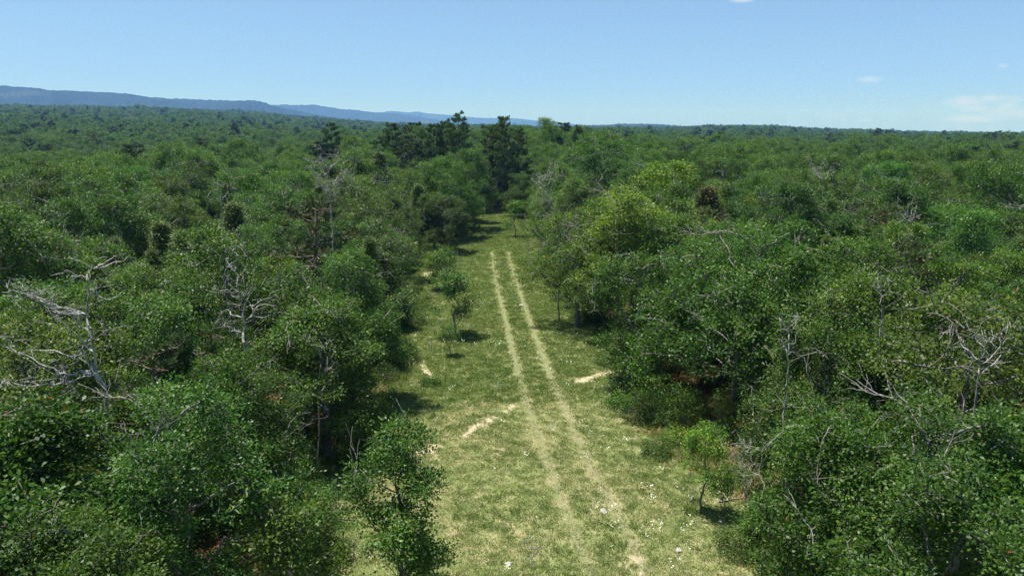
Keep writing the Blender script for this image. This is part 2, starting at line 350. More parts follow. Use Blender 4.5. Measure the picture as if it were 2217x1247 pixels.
# ------------------------------------------------------------------ tree growth
class Sk:
    """branch skeleton: nodes with a parent each (a parent always comes first)"""
    def __init__(s): s.P = [np.zeros(3)]; s.par = [-1]; s.dead = [0]
    def path(s, start, pts, wob=0.0, rng=None, seg=.4, dead=0, sag=0):
        """run from node start through pts; returns the index of the last node"""
        cur = start
        for q in pts:
            a = s.P[cur]; q = np.asarray(q, float); L = np.linalg.norm(q - a); n = max(1, int(round(L / seg)))
            ax = (q - a) / max(L, 1e-6); off = np.zeros(3)
            for i in range(1, n + 1):
                t = i / n
                off = off * .75 + (rng.normal(0, wob, 3) if wob else 0)
                p = a + (q - a) * t + off * math.sin(math.pi * min(t * 1.0, 1)) * 1.2
                p[2] -= sag * 4 * t * (1 - t)
                s.P.append(p); s.par.append(cur); s.dead.append(dead); cur = len(s.P) - 1
        return cur
def skin_mesh(s, rt, pw=.45, cap=None, wmin=.006, name="trunk", mat=None, flare=True, sides=(6, 3), rad=None):
    P = np.array(s.P); par = np.array(s.par); n = len(P)
    cnt = np.zeros(n); has = np.zeros(n, bool); has[par[par >= 0]] = True
    cnt[~has] = 1
    for i in range(n - 1, 0, -1): cnt[par[i]] += cnt[i]
    r = rt * cnt ** pw if rad is None else rad
    r = np.maximum(r, wmin)
    if cap: r = np.minimum(r, cap)
    if flare: r = r * (1 + .55 * np.exp(-np.maximum(P[:, 2], 0) / .22) * (P[:, 2] < 1))
    d = np.zeros((n, 3)); d[0] = (0, 0, 1); v = P[1:] - P[par[1:]]; d[1:] = v / np.maximum(np.linalg.norm(v, axis=1), 1e-6)[:, None]
    main = np.full(n, -1)
    for i in range(n - 1, 0, -1):
        p = par[i]
        if main[p] < 0 or cnt[i] > cnt[main[p]]: main[p] = i
    Vs, Fs, base = [], [], 0
    idx = np.arange(1, n); pp = par[1:]; ism = main[pp] == idx
    r0 = np.where(ism, r[pp], np.minimum(r[1:] * 1.25, r[pp])); d0 = np.where(ism[:, None], d[pp], d[1:])
    for k, sel in ((sides[0], r0 > .035), (sides[1], r0 <= .035)):
        ii = np.where(sel)[0]
        if not len(ii): continue
        def ringp(c, dd, rr):
            ref = np.where(np.abs(dd[:, 2:3]) < .9, np.array([[0, 0, 1.]]), np.array([[1., 0, 0]]))
            x = np.cross(ref, dd); x /= np.maximum(np.linalg.norm(x, axis=1), 1e-6)[:, None]; y = np.cross(dd, x)
            an = np.arange(k) * 2 * math.pi / k
            return c[:, None] + rr[:, None, None] * (x[:, None] * np.cos(an)[None, :, None] + y[:, None] * np.sin(an)[None, :, None])
        A = ringp(P[pp[ii]], d0[ii], r0[ii]); B = ringp(P[idx[ii]], d[idx[ii]], r[idx[ii]])
        # align rings when the frame flips
        V = np.concatenate([A, B], 1).reshape(-1, 3); m_ = len(ii); o0 = base + np.arange(m_)[:, None] * 2 * k; j = np.arange(k)[None]; j2 = (j + 1) % k
        F = np.stack([(o0 + j), (o0 + j2), (o0 + k + j2), (o0 + k + j)], -1).reshape(-1, 4)
        Vs.append(V); Fs.append(F); base += len(V)
    return mesh_np(name, np.vstack(Vs), np.vstack(Fs), mat, True)
def kites(C, Dr, Nn, L, W, fold=.25):
    """one folded kite-shaped leaf per row; returns V, F"""
    S = np.cross(Dr, Nn); S /= np.maximum(np.linalg.norm(S, axis=1), 1e-6)[:, None]
    Nn = np.cross(S, Dr)
    L = L[:, None]; W = W[:, None]
    mid = C + Dr * L * .52
    V = np.stack([C, mid + S * W * .5 + Nn * W * fold * .5, C + Dr * L, mid - S * W * .5 + Nn * W * fold * .5], 1).reshape(-1, 3)
    F = np.arange(len(V)).reshape(-1, 4)
    return V, F
def unit(v): return v / np.maximum(np.linalg.norm(v, axis=1), 1e-6)[:, None]
def foliage(rng, tips, center, per, spread, L, W, mat, name="crown", upb=.9, outb=.6, rnd=.7, radial=False, flat=.75, patch=None):
    n = len(tips); k = rng.poisson(per, n) + 2
    T = np.repeat(tips, k, 0); m_ = len(T)
    off = rng.normal(0, 1, (m_, 3)) * spread; off[:, 2] *= flat
    C = T + off * (.25 if radial else 1)
    out = unit(T - center)
    if radial:
        D = unit(rng.normal(0, 1, (m_, 3)) + out * .7 + np.array([0, 0, .55])); Nn = unit(rng.normal(0, 1, (m_, 3)))
    else:
        D = unit(off + rng.normal(0, spread * .8, (m_, 3)) + out * spread * .5 + np.array([0, 0, -.2 * spread]))
        Nn = unit(np.array([0, 0, 1.]) * upb + out * outb + rng.normal(0, rnd, (m_, 3)))
    tt = rng.normal(0, .16, n)
    tone = np.clip(.45 + np.repeat(tt, k) + rng.normal(0, .16, m_), 0, .97)
    tone = np.where(rng.random(m_) < .004, 1.0, tone)
    sz = rng.uniform(.7, 1.25, m_)
    V, F = kites(C, D, Nn, L * sz, W * sz * rng.uniform(.8, 1.2, m_))
    return mesh_np(name, V, F, mat, False, {"tone": ('FACE', tone)})

def oak(rng, H, R, lobes, tips_n, per, spread=.14, L=.108, W=.060, lean=0, trunk_h=.26, dead_n=10, rt=.0105, sparse=0, multi=1, crown_lo=.20, mat='oak', ntip_inner=.18, seg=.42):
    s = Sk(); la = rng.uniform(0, 6.28); top = np.array([math.cos(la), math.sin(la), 0]) * lean
    fork = s.path(0, [np.array([top[0] * .3, top[1] * .3, H * trunk_h])], .035, rng, .35)
    lead = s.path(fork, [np.array([top[0] * .7, top[1] * .7, H * .62]), np.array([top[0], top[1], H * .86])], .09, rng, .4)
    trunk_nodes = list(range(1, lead + 1))
    lc = [np.array([top[0], top[1], H - .7])]; lr = [rng.uniform(.6, .85)]
    a0 = rng.uniform(0, 6.28)
    for i in range(lobes - 1):
        a = a0 + i * 2.399 + rng.normal(0, .3); t = (i + rng.random()) / lobes
        z = H * (crown_lo + .07 + (.86 - crown_lo) * t); f_ = (z / H - crown_lo) / (1 - crown_lo)
        prof = (1.05 - .55 * f_ ** 1.6) * (.72 + .28 * min(1, f_ * 4)); ro = rng.random()
        rad = R * (rng.uniform(.40, .80) if ro > .22 else rng.uniform(.85, 1.05)) * prof
        lc.append(np.array([math.cos(a) * rad + top[0] * .6, math.sin(a) * rad + top[1] * .6, z])); lr.append(R * (rng.uniform(.22, .38) if ro > .22 else rng.uniform(.15, .22)))
    for i in range(3):
        a = rng.uniform(0, 6.28); rad = R * rng.uniform(.15, .5); lc.append(np.array([math.cos(a) * rad + top[0], math.sin(a) * rad + top[1], H * rng.uniform(.86, .98)])); lr.append(R * rng.uniform(.12, .2))
    tips = []; wts = np.array(lr) ** 2; wts /= wts.sum()
    for c, r_, wt in zip(lc, lr, wts):
        P = np.array(s.P[:lead + 1]); hz = np.clip(c[2] - rng.uniform(.6, 2.0) - .3 * np.linalg.norm(c[:2]), H * trunk_h * .75, H * .8)
        st = int(np.argmin(np.abs(P[:, 2] - hz)))
        mid = (P[st] + c) / 2 + rng.normal(0, .22, 3) + np.array([0, 0, rng.uniform(-.1, .35)])
        end = s.path(max(st, 1), [mid, c], .10, rng, .38)
        m_ = int(tips_n * wt)
        dv = unit(rng.normal(0, 1, (m_, 3)) + np.array([0, 0, .25]) + unit(c[None] * np.array([1, 1, 0]) + 1e-3) * .25)
        rr = np.where(rng.random(m_) < ntip_inner, rng.uniform(.2, .7, m_), rng.uniform(.78, 1.12, m_)) * r_
        # sub-clumps: pull shells into uneven tufts
        k = 9; cl = unit(rng.normal(0, 1, (k, 3))); dd = dv @ cl.T; bump = .86 + .26 * np.clip(dd.max(1) * 1.6 - .75, 0, 1)
        q = c + dv * (rr * bump)[:, None] * np.array([1.08, 1.08, .85]); tips.append(q)
    tips = np.vstack(tips); tips = tips[tips[:, 2] > H * crown_lo * .55]; sd_h = int(H * 97)
    hole = sn(tips[:, 0], tips[:, 1] + tips[:, 2] * .7, 1.5, sd_h) * .6 + sn(tips[:, 2] * 1.3, tips[:, 0] - tips[:, 1], 1.1, sd_h + 1) * .5
    tips = tips[hole > -.13 + .16 * rng.normal(0, 1, len(tips))]
    tips += rng.normal(0, .09, tips.shape)
    if sparse: tips = tips[rng.random(len(tips)) > sparse * (sn(tips[:, 0] * 1.0 + tips[:, 2], tips[:, 1], 2.2, int(H * 100)) * .5 + .5)]
    # attach the twig ends to the nearest branch
    P = np.array(s.P); order = np.argsort(np.linalg.norm(tips[:, None, :] - P[None, ::2], axis=2).min(1)); allow = np.arange(len(s.P))
    buf = np.zeros((len(s.P) + len(tips) * 8, 3)); buf[:len(P)] = P; cntn = len(P); lo = max(2, int(fork * .8))
    for q in tips[order]:
        d2 = ((buf[lo:cntn] - q) ** 2).sum(1); b = int(np.argmin(d2)) + lo
        s.path(b, [q], .03, rng, seg, 0, .0)
        new = s.P[cntn:]; buf[cntn:cntn + len(new)] = new; cntn += len(new)
    # dead twigs sticking out bare
    c0 = np.array([top[0] * .5, top[1] * .5, H * .55])
    for i in range(dead_n):
        d_ = rng.normal(0, 1, 3); d_[2] = abs(d_[2]) * .8; d_ /= np.linalg.norm(d_)
        q = c0 + d_ * np.array([R * .98, R * .98, H * .5]); d2 = ((buf[lo:cntn] - q) ** 2).sum(1); near_ = np.argsort(d2)[:60]; b = int(near_[min(len(near_) - 1, 30)]) + lo
        e = s.path(b, [q], .07, rng, .25)
        for j in range(3):
            s.path(max(e - rng.integers(0, 3), b), [s.P[e] + rng.normal(0, .32, 3)], .03, rng, .2)
    tr = skin_mesh(s, rt, mat=M['bark'], cap=.034 * H)
    cr = foliage(rng, tips, c0, per, spread, L, W, M[mat])
    return tr, cr

def pine(rng, H, R, per=22, lo=.42, nb=34, L=.2, W=.032, clump=1.0, mat='pine'):
    s = Sk(); lead = s.path(0, [np.array([rng.normal(0, .15), rng.normal(0, .15), H])], .03, rng, .5)
    P = np.array(s.P); tips = [P[-1]]
    for i in range(nb):
        t = (i + rng.random()) / nb; z = H * (lo + (1 - lo) * t ** .9 * .985); st = int(np.argmin(np.abs(P[:, 2] - z)))
        ln = R * (math.sin(math.pi * (.12 + .80 * t)) ** .75) * rng.uniform(.6, 1.1) + .25; a = i * 2.4 + rng.normal(0, .4)
        dv = np.array([math.cos(a), math.sin(a), 0]); q = P[st] + dv * ln + np.array([0, 0, ln * rng.uniform(.05, .45)])
        e = s.path(st, [(P[st] + q) / 2 + np.array([0, 0, -.05]), q], .06, rng, .3)
        n_ = e - (len(s.P) - 1) ; cnt = int(5 + ln * 8)
        sd = np.array([-dv[1], dv[0], 0])
        for j in range(cnt):
            f = rng.uniform(.35, 1.05); b = P[st] + (q - P[st]) * f + sd * rng.normal(0, .34 * ln * .5) + np.array([0, 0, abs(rng.normal(0, .16))])
            s.path(max(st, e - int((1 - f) * ln / .3)), [b], .02, rng, .35); tips.append(b)
    tips = np.array(tips); tr = skin_mesh(s, .0085, mat=M['pbark'], cap=.017 * H)
    return tr, foliage(rng, tips, np.array([0, 0, H * .6]), per, .16 * clump, L, W, M[mat], radial=True)
def cedar(rng, H, R, n=900, per=20, L=.11, W=.04, mat='cedar', brown=False):
    s = Sk(); lead = s.path(0, [np.array([0, 0, H * .97])], .02, rng, .35); P = np.array(s.P)
    t = rng.random(n) ** .8; z = H * (.07 + .92 * t); a = rng.uniform(0, 6.28, n)
    env = R * 1.25 * np.clip(1 - ((z / H - .07)) ** 1.05, .03, 1) * (.66 + .34 * np.sin(a * 3 + z * 1.7) * np.cos(a * 5 - z * 3.1))
    rr = env * rng.uniform(.6, 1.05, n); tips = np.stack([np.cos(a) * rr, np.sin(a) * rr, z + rr * .25], 1)
    for i in rng.permutation(n)[:260]:
        st = int(np.argmin(np.abs(P[:, 2] - max(.2, tips[i, 2] - rr[i] * .55)))); s.path(max(st, 1), [tips[i]], .02, rng, .5)
    return skin_mesh(s, .009, mat=M['pbark'], cap=.02 * H), foliage(rng, tips, np.array([0, 0, H * .35]), per, .11, L, W, M[mat], upb=.4, outb=.9, rnd=.6)

random.seed(3)
SEED = lambda k: np.random.default_rng(1000 + k)
OAKS = []          # (trunk mesh, crown mesh, H, R)
for k, (H, R, lb, tn, per, kw) in enumerate([
        (8.2, 3.4, 17, 1350, 44, {}), (7.4, 3.0, 14, 1150, 44, dict(lean=.5)), (8.8, 3.3, 18, 1400, 40, dict(lean=.3, dead_n=18)),
        (6.6, 2.9, 13, 1050, 44, dict(crown_lo=.1)), (8.0, 3.9, 20, 1550, 42, dict(crown_lo=.12)), (7.6, 2.6, 13, 1050, 44, dict(lean=.6)),
        (9.2, 3.1, 16, 1200, 42, dict(dead_n=22, sparse=.4)), (7.0, 3.3, 14, 1150, 38, dict(sparse=.6, dead_n=26)), (5.6, 2.2, 11, 850, 40, dict(crown_lo=.1))]):
    OAKS.append((*oak(SEED(k), H, R, lb, tn, per, **kw), H, R))
PINES = [(*pine(SEED(40), 14, 3.1, 40, lo=.3, nb=44, L=.26, W=.06, clump=1.6), 14, 3.1), (*pine(SEED(41), 12.5, 2.8, 40, lo=.22, nb=46, L=.26, W=.06, clump=1.6), 12.5, 2.8), (*pine(SEED(42), 7, 1.6, 24, lo=.12, nb=30), 7, 1.6)]
CEDARS = [(*cedar(SEED(50), 6.5, 1.8), 6.5, 1.8), (*cedar(SEED(51), 4.6, 1.5, 700), 4.6, 1.5), (*cedar(SEED(52), 7.4, 1.5, 900), 7.4, 1.5)]
SAPS = [(*oak(SEED(60), 4.4, 1.25, 6, 260, 26, rt=.007, trunk_h=.25, crown_lo=.22, dead_n=3, spread=.12), 4.4, 1.25), (*oak(SEED(61), 3.0, .95, 5, 170, 24, rt=.0065, trunk_h=.25, crown_lo=.25, dead_n=3, spread=.11), 3.0, .95),
        (*oak(SEED(62), 6.3, 1.7, 9, 430, 30, rt=.0075, trunk_h=.2, crown_lo=.12, dead_n=4, spread=.13), 6.3, 1.7)]
def shrub(rng, H, R, n, per, L=.08, W=.045):
    s = Sk(); tips = []
    for i in range(n):
        a = rng.uniform(0, 6.28); r_ = R * math.sqrt(rng.random()); z = H * rng.uniform(.25, 1) * (1 - .5 * (r_ / R) ** 2)
        q = np.array([math.cos(a) * r_, math.sin(a) * r_, z]); tips.append(q)
        if i % 4 == 0: s.path(0, [q * np.array([.4, .4, .55]), q], .03, rng, .3)
    return skin_mesh(s, .006, mat=M['bark'], cap=.03, name="stem", flare=False), foliage(rng, np.array(tips), np.array([0, 0, H * .2]), per, .10, L, W, M['oak'], name="foliage")
SHRUBS = [(*shrub(SEED(70), 1.1, .8, 90, 22), 1.1, .8), (*shrub(SEED(71), .7, .55, 60, 20), .7, .55), (*shrub(SEED(72), 1.6, 1.0, 120, 22), 1.6, 1.0)]
# lighter crowns for the far-off wood
FAR = []
for k in range(6):
    r_ = SEED(80 + k); H = r_.uniform(7, 9)
    FAR.append(oak(r_, H, r_.uniform(2.8, 3.7), 11, 340, 13, spread=.24, L=.31, W=.22, dead_n=2, seg=1.2)[1])
FARP = [pine(SEED(90), 12, 2.4, 7, L=.5, W=.16, clump=1.5, nb=26)[1], pine(SEED(91), 10, 2.2, 7, L=.5, W=.16, clump=1.5, nb=24)[1]]

# ------------------------------------------------------------------ placing the individual trees
TREES = []     # dict(kind, proto, x, y, s, rot, col, ...)
taken = []     # x, y, r
def put(kind, proto, x, y, s=1.0, rot=None, col=(1, 1, 1), label=None, tilt=(0, 0), group=None, sz=1.0):
    TREES.append(dict(kind=kind, proto=proto, x=x, y=y, s=s, sz=sz, rot=rng.uniform(0, 6.28) if rot is None else rot, col=col, label=label, tilt=tilt, group=group))
    taken.append((x, y, proto[3] * s))
def put_top(kind, proto, u, vtop, D, col=(1, 1, 1), label=None, rs=1.0, **kw):
    """a tree whose top shows at (u, vtop) when it stands D metres off: sets its height"""
    p = at_y(u, vtop, D); h = p[2] - float(gz(p[0], D)); s = h / proto[2]
    put(kind, proto, p[0], D, s * rs, col=col, label=label, sz=1 / rs, **kw)
DK = (.78, .84, .80); MD = (1, 1, 1); LT = (1.28, 1.18, 1.05); YL = (1.6, 1.35, .85); BL = (.90, .97, .95); BR = (1.5, 1.15, .9); OL = (1.10, 1.0, .85); PN = (1.9, 1.9, 1.7)
# edge trees and trees one can single out, near to far
put_top('oak_tree', OAKS[0], 742, 548, 33.5, MD, "broad oak with a rounded glossy crown at the left edge of the clearing")
put_top('oak_tree', OAKS[1], 640, 560, 36, LT, "paler green oak just behind the bare snag on the left")
put_top('oak_tree', OAKS[3], 690, 650, 28, MD, "low dark-hearted oak between the grey snag and the clearing", rs=1.15)
put_top('oak_tree', OAKS[2], 515, 760, 20.5, DK, "glossy dark oak in front of the grey snag, beside the patch of bare ground", rs=.9)
put_top('oak_tree', OAKS[0], 330, 640, 25, DK, "large dark oak standing between the two bleached snags")
put_top('oak_tree', OAKS[7], 70, 690, 22, OL, "gnarled open oak with bare grey limbs at the left edge of the photo")
put_top('oak_tree', OAKS[4], 330, 830, 16.6, DK, "nearest dense oak at the lower left, dark and glossy", rs=.95)
put_top('oak_tree', OAKS[8], 70, 890, 15.4, DK, "small dark oak filling the lower left below the open gnarled one")
put_top('young_oak', SAPS[2], 855, 915, 18.2, (.95, 1.1, 1.0), "slender young oak at the bottom left edge of the open grass")
put_top('young_oak', OAKS[8], 20, 1095, 14.6, LT, "bright green bushy young oak in the bottom left corner", rs=.9)
put_top('young_oak', SAPS[0], 600, 1075, 16, MD, "feathery young oak in the shade left of the slender one at the bottom")
put_top('young_oak', SAPS[0], 865, 1090, 17.4, MD, "short leafy young oak at the foot of the slender one at the bottom", rs=1.2)
# in the clearing
x, y = g(984, 728); put('young_oak', SAPS[0], x, y, 1.35, sz=.80, col=(.95, 1.0, .95), label="taller of the lone young oaks in the grass left of the tyre tracks")
x, y = g(975, 772); put('young_oak', SAPS[1], x, y, .7, col=(1.1, 1.1, 1), label="tiny oak sapling just in front of the lone young oak")
x, y = g(946, 630); put('young_oak', SAPS[1], x, y, 1.3, sz=.92, col=(1.15, 1.15, 1), label="left one of the pair of little oaks in the grass")
x, y = g(967, 624); put('young_oak', SAPS[1], x, y, 1.4, sz=.9, col=(1.15, 1.15, 1), label="right one of the pair of little oaks in the grass", rot=2.2)
x, y = g(1115, 514); put('young_oak', SAPS[0], x, y, 1.15, col=(1.2, 1.3, 1.0), label="small round green oak alone at the far right end of the clearing")
x, y = g(1518, 1108); put('young_oak', SAPS[0], x, y, .80, col=(1.5, 1.5, 1.1), label="bright leafy young oak at the lower right edge of the grass")
# trees beside the clearing
x, y = g(722, 1); 
for (u, v, pr, s, c, lb) in [
        (1182, 497, 3, .95, MD, "oak behind the small round one at the far right end of the clearing"),
        (1172, 470, 1, .9, DK, "dark oak closing the far right end of the clearing"),
        (1014, 476, 3, 1.0, MD, "oak closing the far left end of the clearing"),
        (1078, 456, 4, 1.05, MD, "broad oak square across the very end of the clearing"),
        (1035, 462, 0, 1.1, DK, "taller dark oak behind the one closing the far left end"),
        (1125, 461, 2, 1.1, MD, "taller oak behind the ones closing the far right end"),
        (968, 546, 3, 1.05, DK, "oak with low boughs at the far left corner of the clearing, nearest the grass"),
        (940, 541, 0, .85, DK, "dark oak behind the low-boughed one at the far left corner of the clearing"),
        (1003, 515, 1, .95, DK, "dark oak where the clearing narrows on the left"),
        (858, 590, 8, .95, MD, "bushy small oak at the edge of the grass left of the pair of little oaks"),
        (800, 572, 5, .95, MD, "upright oak behind the bushy small one on the left edge of the grass"),
        (1205, 522, 3, .95, DK, "oak at the right edge of the grass beyond the tracks, behind bare twigs"),
        (1225, 590, 7, .98, OL, "scraggy oak with bare twigs on the right edge of the far clearing"),
        (1275, 640, 1, .95, MD, "leafy oak leaning over the grass on the right, beyond the forked trunk"),
        (1335, 700, 0, .92, DK, "tall oak with a forked grey trunk on the right side of the tracks"),
        (1385, 825, 3, 1.15, MD, "dark full oak shading the sandy strip on the right"),
        (1500, 800, 4, .92, (.9, 1.15, .95), "fresh green broad oak behind the full one shading the sandy strip")]:
    x, y = g(u, v); put('oak_tree', OAKS[pr], x, y, s, col=c, label=lb)
put_top('oak_tree', OAKS[6], 1345, 400, 46, YL, "yellow-green oak standing out right of the clearing", rs=1.2)
put_top('oak_tree', OAKS[1], 1420, 352, 58, YL, "second yellow-green oak, behind the first one", rs=1.1)
put_top('oak_tree', OAKS[7], 1255, 452, 49, YL, "yellowing oak with thin foliage by the right edge of the clearing")
put_top('oak_tree', OAKS[4], 1620, 480, 33, (.85, 1.2, .9), "big fresh green oak in the middle of the right-hand wood", rs=1.1)
put_top('oak_tree', OAKS[2], 1905, 600, 24, MD, "tall oak with a white bare spar in the right foreground")
put_top('oak_tree', OAKS[7], 2120, 640, 21.5, OL, "open oak with a dark forked trunk at the right edge of the photo", rs=1.05)
put_top('oak_tree', OAKS[0], 1800, 700, 23.5, DK, "dark glossy oak above the bare grey sapling on the right")
put_top('oak_tree', OAKS[4], 2010, 850, 16.4, MD, "nearest broad oak in the lower right corner", rs=1.0)
put_top('oak_tree', OAKS[3], 1850, 905, 17.0, DK, "low dark oak at the bottom right, next to the open grass", rs=.95)
put_top('oak_tree', OAKS[8], 2190, 960, 15.0, MD, "small oak at the right edge of the photo near the bottom")
# pines and cedars
put_top('pine_tree', PINES[0], 993, 248, 128, PN, "tallest pine with a ragged dark top breaking the skyline", rs=.62)
put_top('pine_tree', PINES[0], 965, 264, 131, PN, "lower pine top just left of the tallest skyline pine", rs=.6)
put_top('pine_tree', PINES[1], 1088, 255, 122, PN, "narrow upright pine breaking the skyline right of the tallest pine", rs=.56)
put_top('pine_tree', PINES[1], 1060, 273, 125, PN, "pine leaning against the narrow skyline pine on its left", rs=.7)
put_top('pine_tree', PINES[1], 1122, 280, 125, PN, "pine just right of the narrow skyline pine, a little lower", rs=.7)
put_top('pine_tree', PINES[1], 938, 271, 130, PN, "dark pine top left of the two skyline pines", rs=.65)
put_top('pine_tree', PINES[1], 848, 269, 140, PN, "rounded pine top over the middle of the left wood", rs=.7)
put_top('pine_tree', PINES[1], 885, 276, 146, PN, "small pine beside the rounded pine top over the left wood", rs=.7)
put_top('pine_tree', PINES[0], 1252, 276, 135, PN, "thin see-through pine on the skyline right of the clearing", rs=.55)
put_top('oak_tree', OAKS[6], 1312, 282, 88, (.8, 1.15, .85), "bright upright oak standing proud just right of the thin skyline pine", rs=1.0)
put_top('pine_tree', PINES[1], 716, 268, 158, PN, "pine top on the skyline above the left wood", rs=.7)
put_top('pine_tree', PINES[1], 434, 300, 190, PN, "round-topped pine standing up in the valley on the left", rs=1.1)
put_top('pine_tree', PINES[2], 212, 284, 230, PN, "spire-like dark pine far out in the left valley")
put_top('pine_tree', PINES[2], 672, 430, 42, OL, "olive pine with a brownish heart behind the left oaks", rs=1.1)
put_top('pine_tree', PINES[2], 480, 690, 23, (1.2, 1.3, .9), "young pine with long bright needles left of the grey snag", rs=.8)
put_top('pine_tree', PINES[2], 1985, 520, 32, OL, "olive young pine in the right-hand wood")
for (u, v, D, pr, c, lb) in [(395, 500, 42, 0, MD, "dark olive cedar in the left wood beyond the snags"), (345, 480, 46, 2, DK, "darkest cedar, tucked between oaks in the left wood"),
                             (455, 500, 40, 1, OL, "small cedar right of the dark olive one in the left wood"), (505, 440, 55, 0, DK, "cedar farther back in the left wood, half hidden"),
                             (905, 400, 84, 0, OL, "cedar rising behind the far left corner of the clearing"), (1060, 400, 125, 0, OL, "cedar at the very end of the clearing"),
                             (1080, 410, 128, 2, MD, "second cedar at the very end of the clearing"), (1535, 405, 56, 0, BR, "brownish dying cedar in the right-hand wood"),
                             (85, 350, 62, 2, DK, "tall dark cedar near the left edge of the photo"), (1560, 345, 85, 0, DK, "dark cedar in the far right-hand wood"),
                             (820, 330, 95, 2, DK, "dark pointed cedar behind the left oaks"), (1560, 960, 28, 1, OL, "low cedar behind the bare grey sapling")]:
    put_top('cedar_tree', CEDARS[pr], u, v, D, c if c == BR else (1.45, 1.7, 1.4), lb, rs=1.35)

# the rest of the near wood: fill the ground evenly, in the gaps
def zone_name(x, y):
    u, v = proj(x, y, 6)
    return u, v
cand = []
NMAX = 262
pts = []
ntry = 0
D0, D1 = 15.5, 92
fill = []
T = [(a, b, r_) for a, b, r_ in taken]
tx = np.array([t[0] for t in T]); ty = np.array([t[1] for t in T]); tr_ = np.array([t[2] for t in T])
r3 = np.random.default_rng(21)
for i in range(26000):
    D = math.sqrt(r3.uniform(D0 ** 2, D1 ** 2)); a = r3.uniform(-R_(40), R_(40)); x, y = D * math.sin(a), D * math.cos(a)
    k = int(r3.choice(10, p=[.15, .13, .12, .10, .11, .11, .07, .05, .10, .06]))
    if k == 9:
        pr = CEDARS[int(r3.integers(3))]; kind = 'cedar_tree'; s = r3.uniform(.8, 1.1)
        if r3.random() < .45: pr = PINES[2]; kind = 'pine_tree'; s = r3.uniform(.9, 1.3)
    else: pr = OAKS[k]; kind = 'oak_tree'; s = r3.uniform(.82, 1.15); s *= 1 + .26 * min(1, max(0, (D - 34) / 38)); s = min(s, 10.6 / pr[2])
    Rr = pr[3] * s
    if float(clear_dist(x, y)[0]) > -((.85 if (x < 0 and (y < 46 or y > 72)) else .36) * Rr): continue
    u_, v_ = proj(x, y, 0)
    if y < 31 and 560 < u_ < 850 and v_ > 920: continue       # the open litter-strewn gap at the lower left
    if y < 40 and 1360 < u_ < 1760 and 850 < v_: continue     # the gap with the bare sapling
    dd = np.hypot(tx - x, ty - y)
    if (dd < .56 * (tr_ + Rr)).any(): continue
    tx = np.append(tx, x); ty = np.append(ty, y); tr_ = np.append(tr_, Rr)
    fill.append((kind, pr, x, y, s, D))
fill.sort(key=lambda f: f[5])
print("fill candidates", len(fill))
fill = fill[:NMAX]; DFAR = fill[-1][5]
TONES = [(DK, "dark green", .24), (MD, "mid green", .34), (LT, "light green", .14), (BL, "blue-green", .10), (OL, "olive green", .12), ((.88, 1.1, .9), "fresh green", .06)]
tp = np.array([t[2] for t in TONES]); tp /= tp.sum()
ORD = ["nearest", "second nearest", "third nearest", "fourth nearest", "fifth nearest", "sixth nearest", "seventh nearest"]
LAND = [(195, 640, "the forked white snag"), (520, 650, "the grey snag"), (955, 600, "the pair of little oaks"), (1000, 505, "the far left corner of grass"), (1330, 560, "the forked trunk by the tracks"),
        (1345, 430, "the yellow-green oaks"), (1620, 520, "the big fresh green oak"), (1905, 640, "the white bare spar on the right"), (2120, 740, "the dark forked trunk at right"),
        (1535, 430, "the brownish cedar"), (400, 500, "the dark olive cedars on the left"), (700, 400, "the twiggy white snag"), (85, 400, "the tall dark cedar at far left"), (1000, 270, "the skyline pines"),
        (1800, 365, "the bare branches at right"), (1120, 490, "the lone round oak at the far end"), (2100, 480, "the right edge of the wood"), (40, 560, "the left edge of the photo")]
lab_n = {}
used = set()
for kind, pr, x, y, s, D in fill:
    ti = int(r3.choice(len(TONES), p=tp)); col, tn, _ = TONES[ti]
    hh = pr[2] * s; u, v = proj(x, y, hh * .8)
    kn = {"oak_tree": "oak", "cedar_tree": "cedar", "pine_tree": "young pine"}[kind]
    sz = ("low " if hh < 6.3 else "tall " if hh > 8.3 else "")
    j = min(range(len(LAND)), key=lambda q: (LAND[q][0] - u) ** 2 + ((LAND[q][1] - v) * 1.6) ** 2)
    lx, ly, ln = LAND[j]
    if True:
        if abs(u - lx) > abs(v - ly): rel = "left of" if u < lx else "right of"
        else: rel = "beyond" if v < ly else "in front of"
        base = f"{sz}{tn} {kn} {rel} {ln}"; q = 0
        while (lab := (base if q == 0 else base + ", " + ["farther off", "third in depth", "fourth in depth", "fifth in depth"][q - 1])) in used and q < 4: q += 1
        lab = lab; grp = "oaks of the near wood" if kn == "oak" else f"{kn}s of the near wood"
        if lab in used: lab = f"{tn} {kn} deep in the wood {rel} {ln}"; grp = lab.replace(" " + kn + " ", " " + kn + "s ")
        used.add(lab)
    else:
        side = "left of the clearing" if u < 1080 else "right of the clearing"
        lab = f"{tn} {kn} merging into the closed canopy {side}"; grp = f"{tn} {kn}s in the canopy {side}"
    put(kind, pr, x, y, s, r3.uniform(0, 6.28), (tuple(c * 1.6 for c in col) if kind != 'oak_tree' else col), lab, group=grp, sz=float(r3.uniform(.88, 1.13)), tilt=tuple(r3.normal(0, .04, 2)))
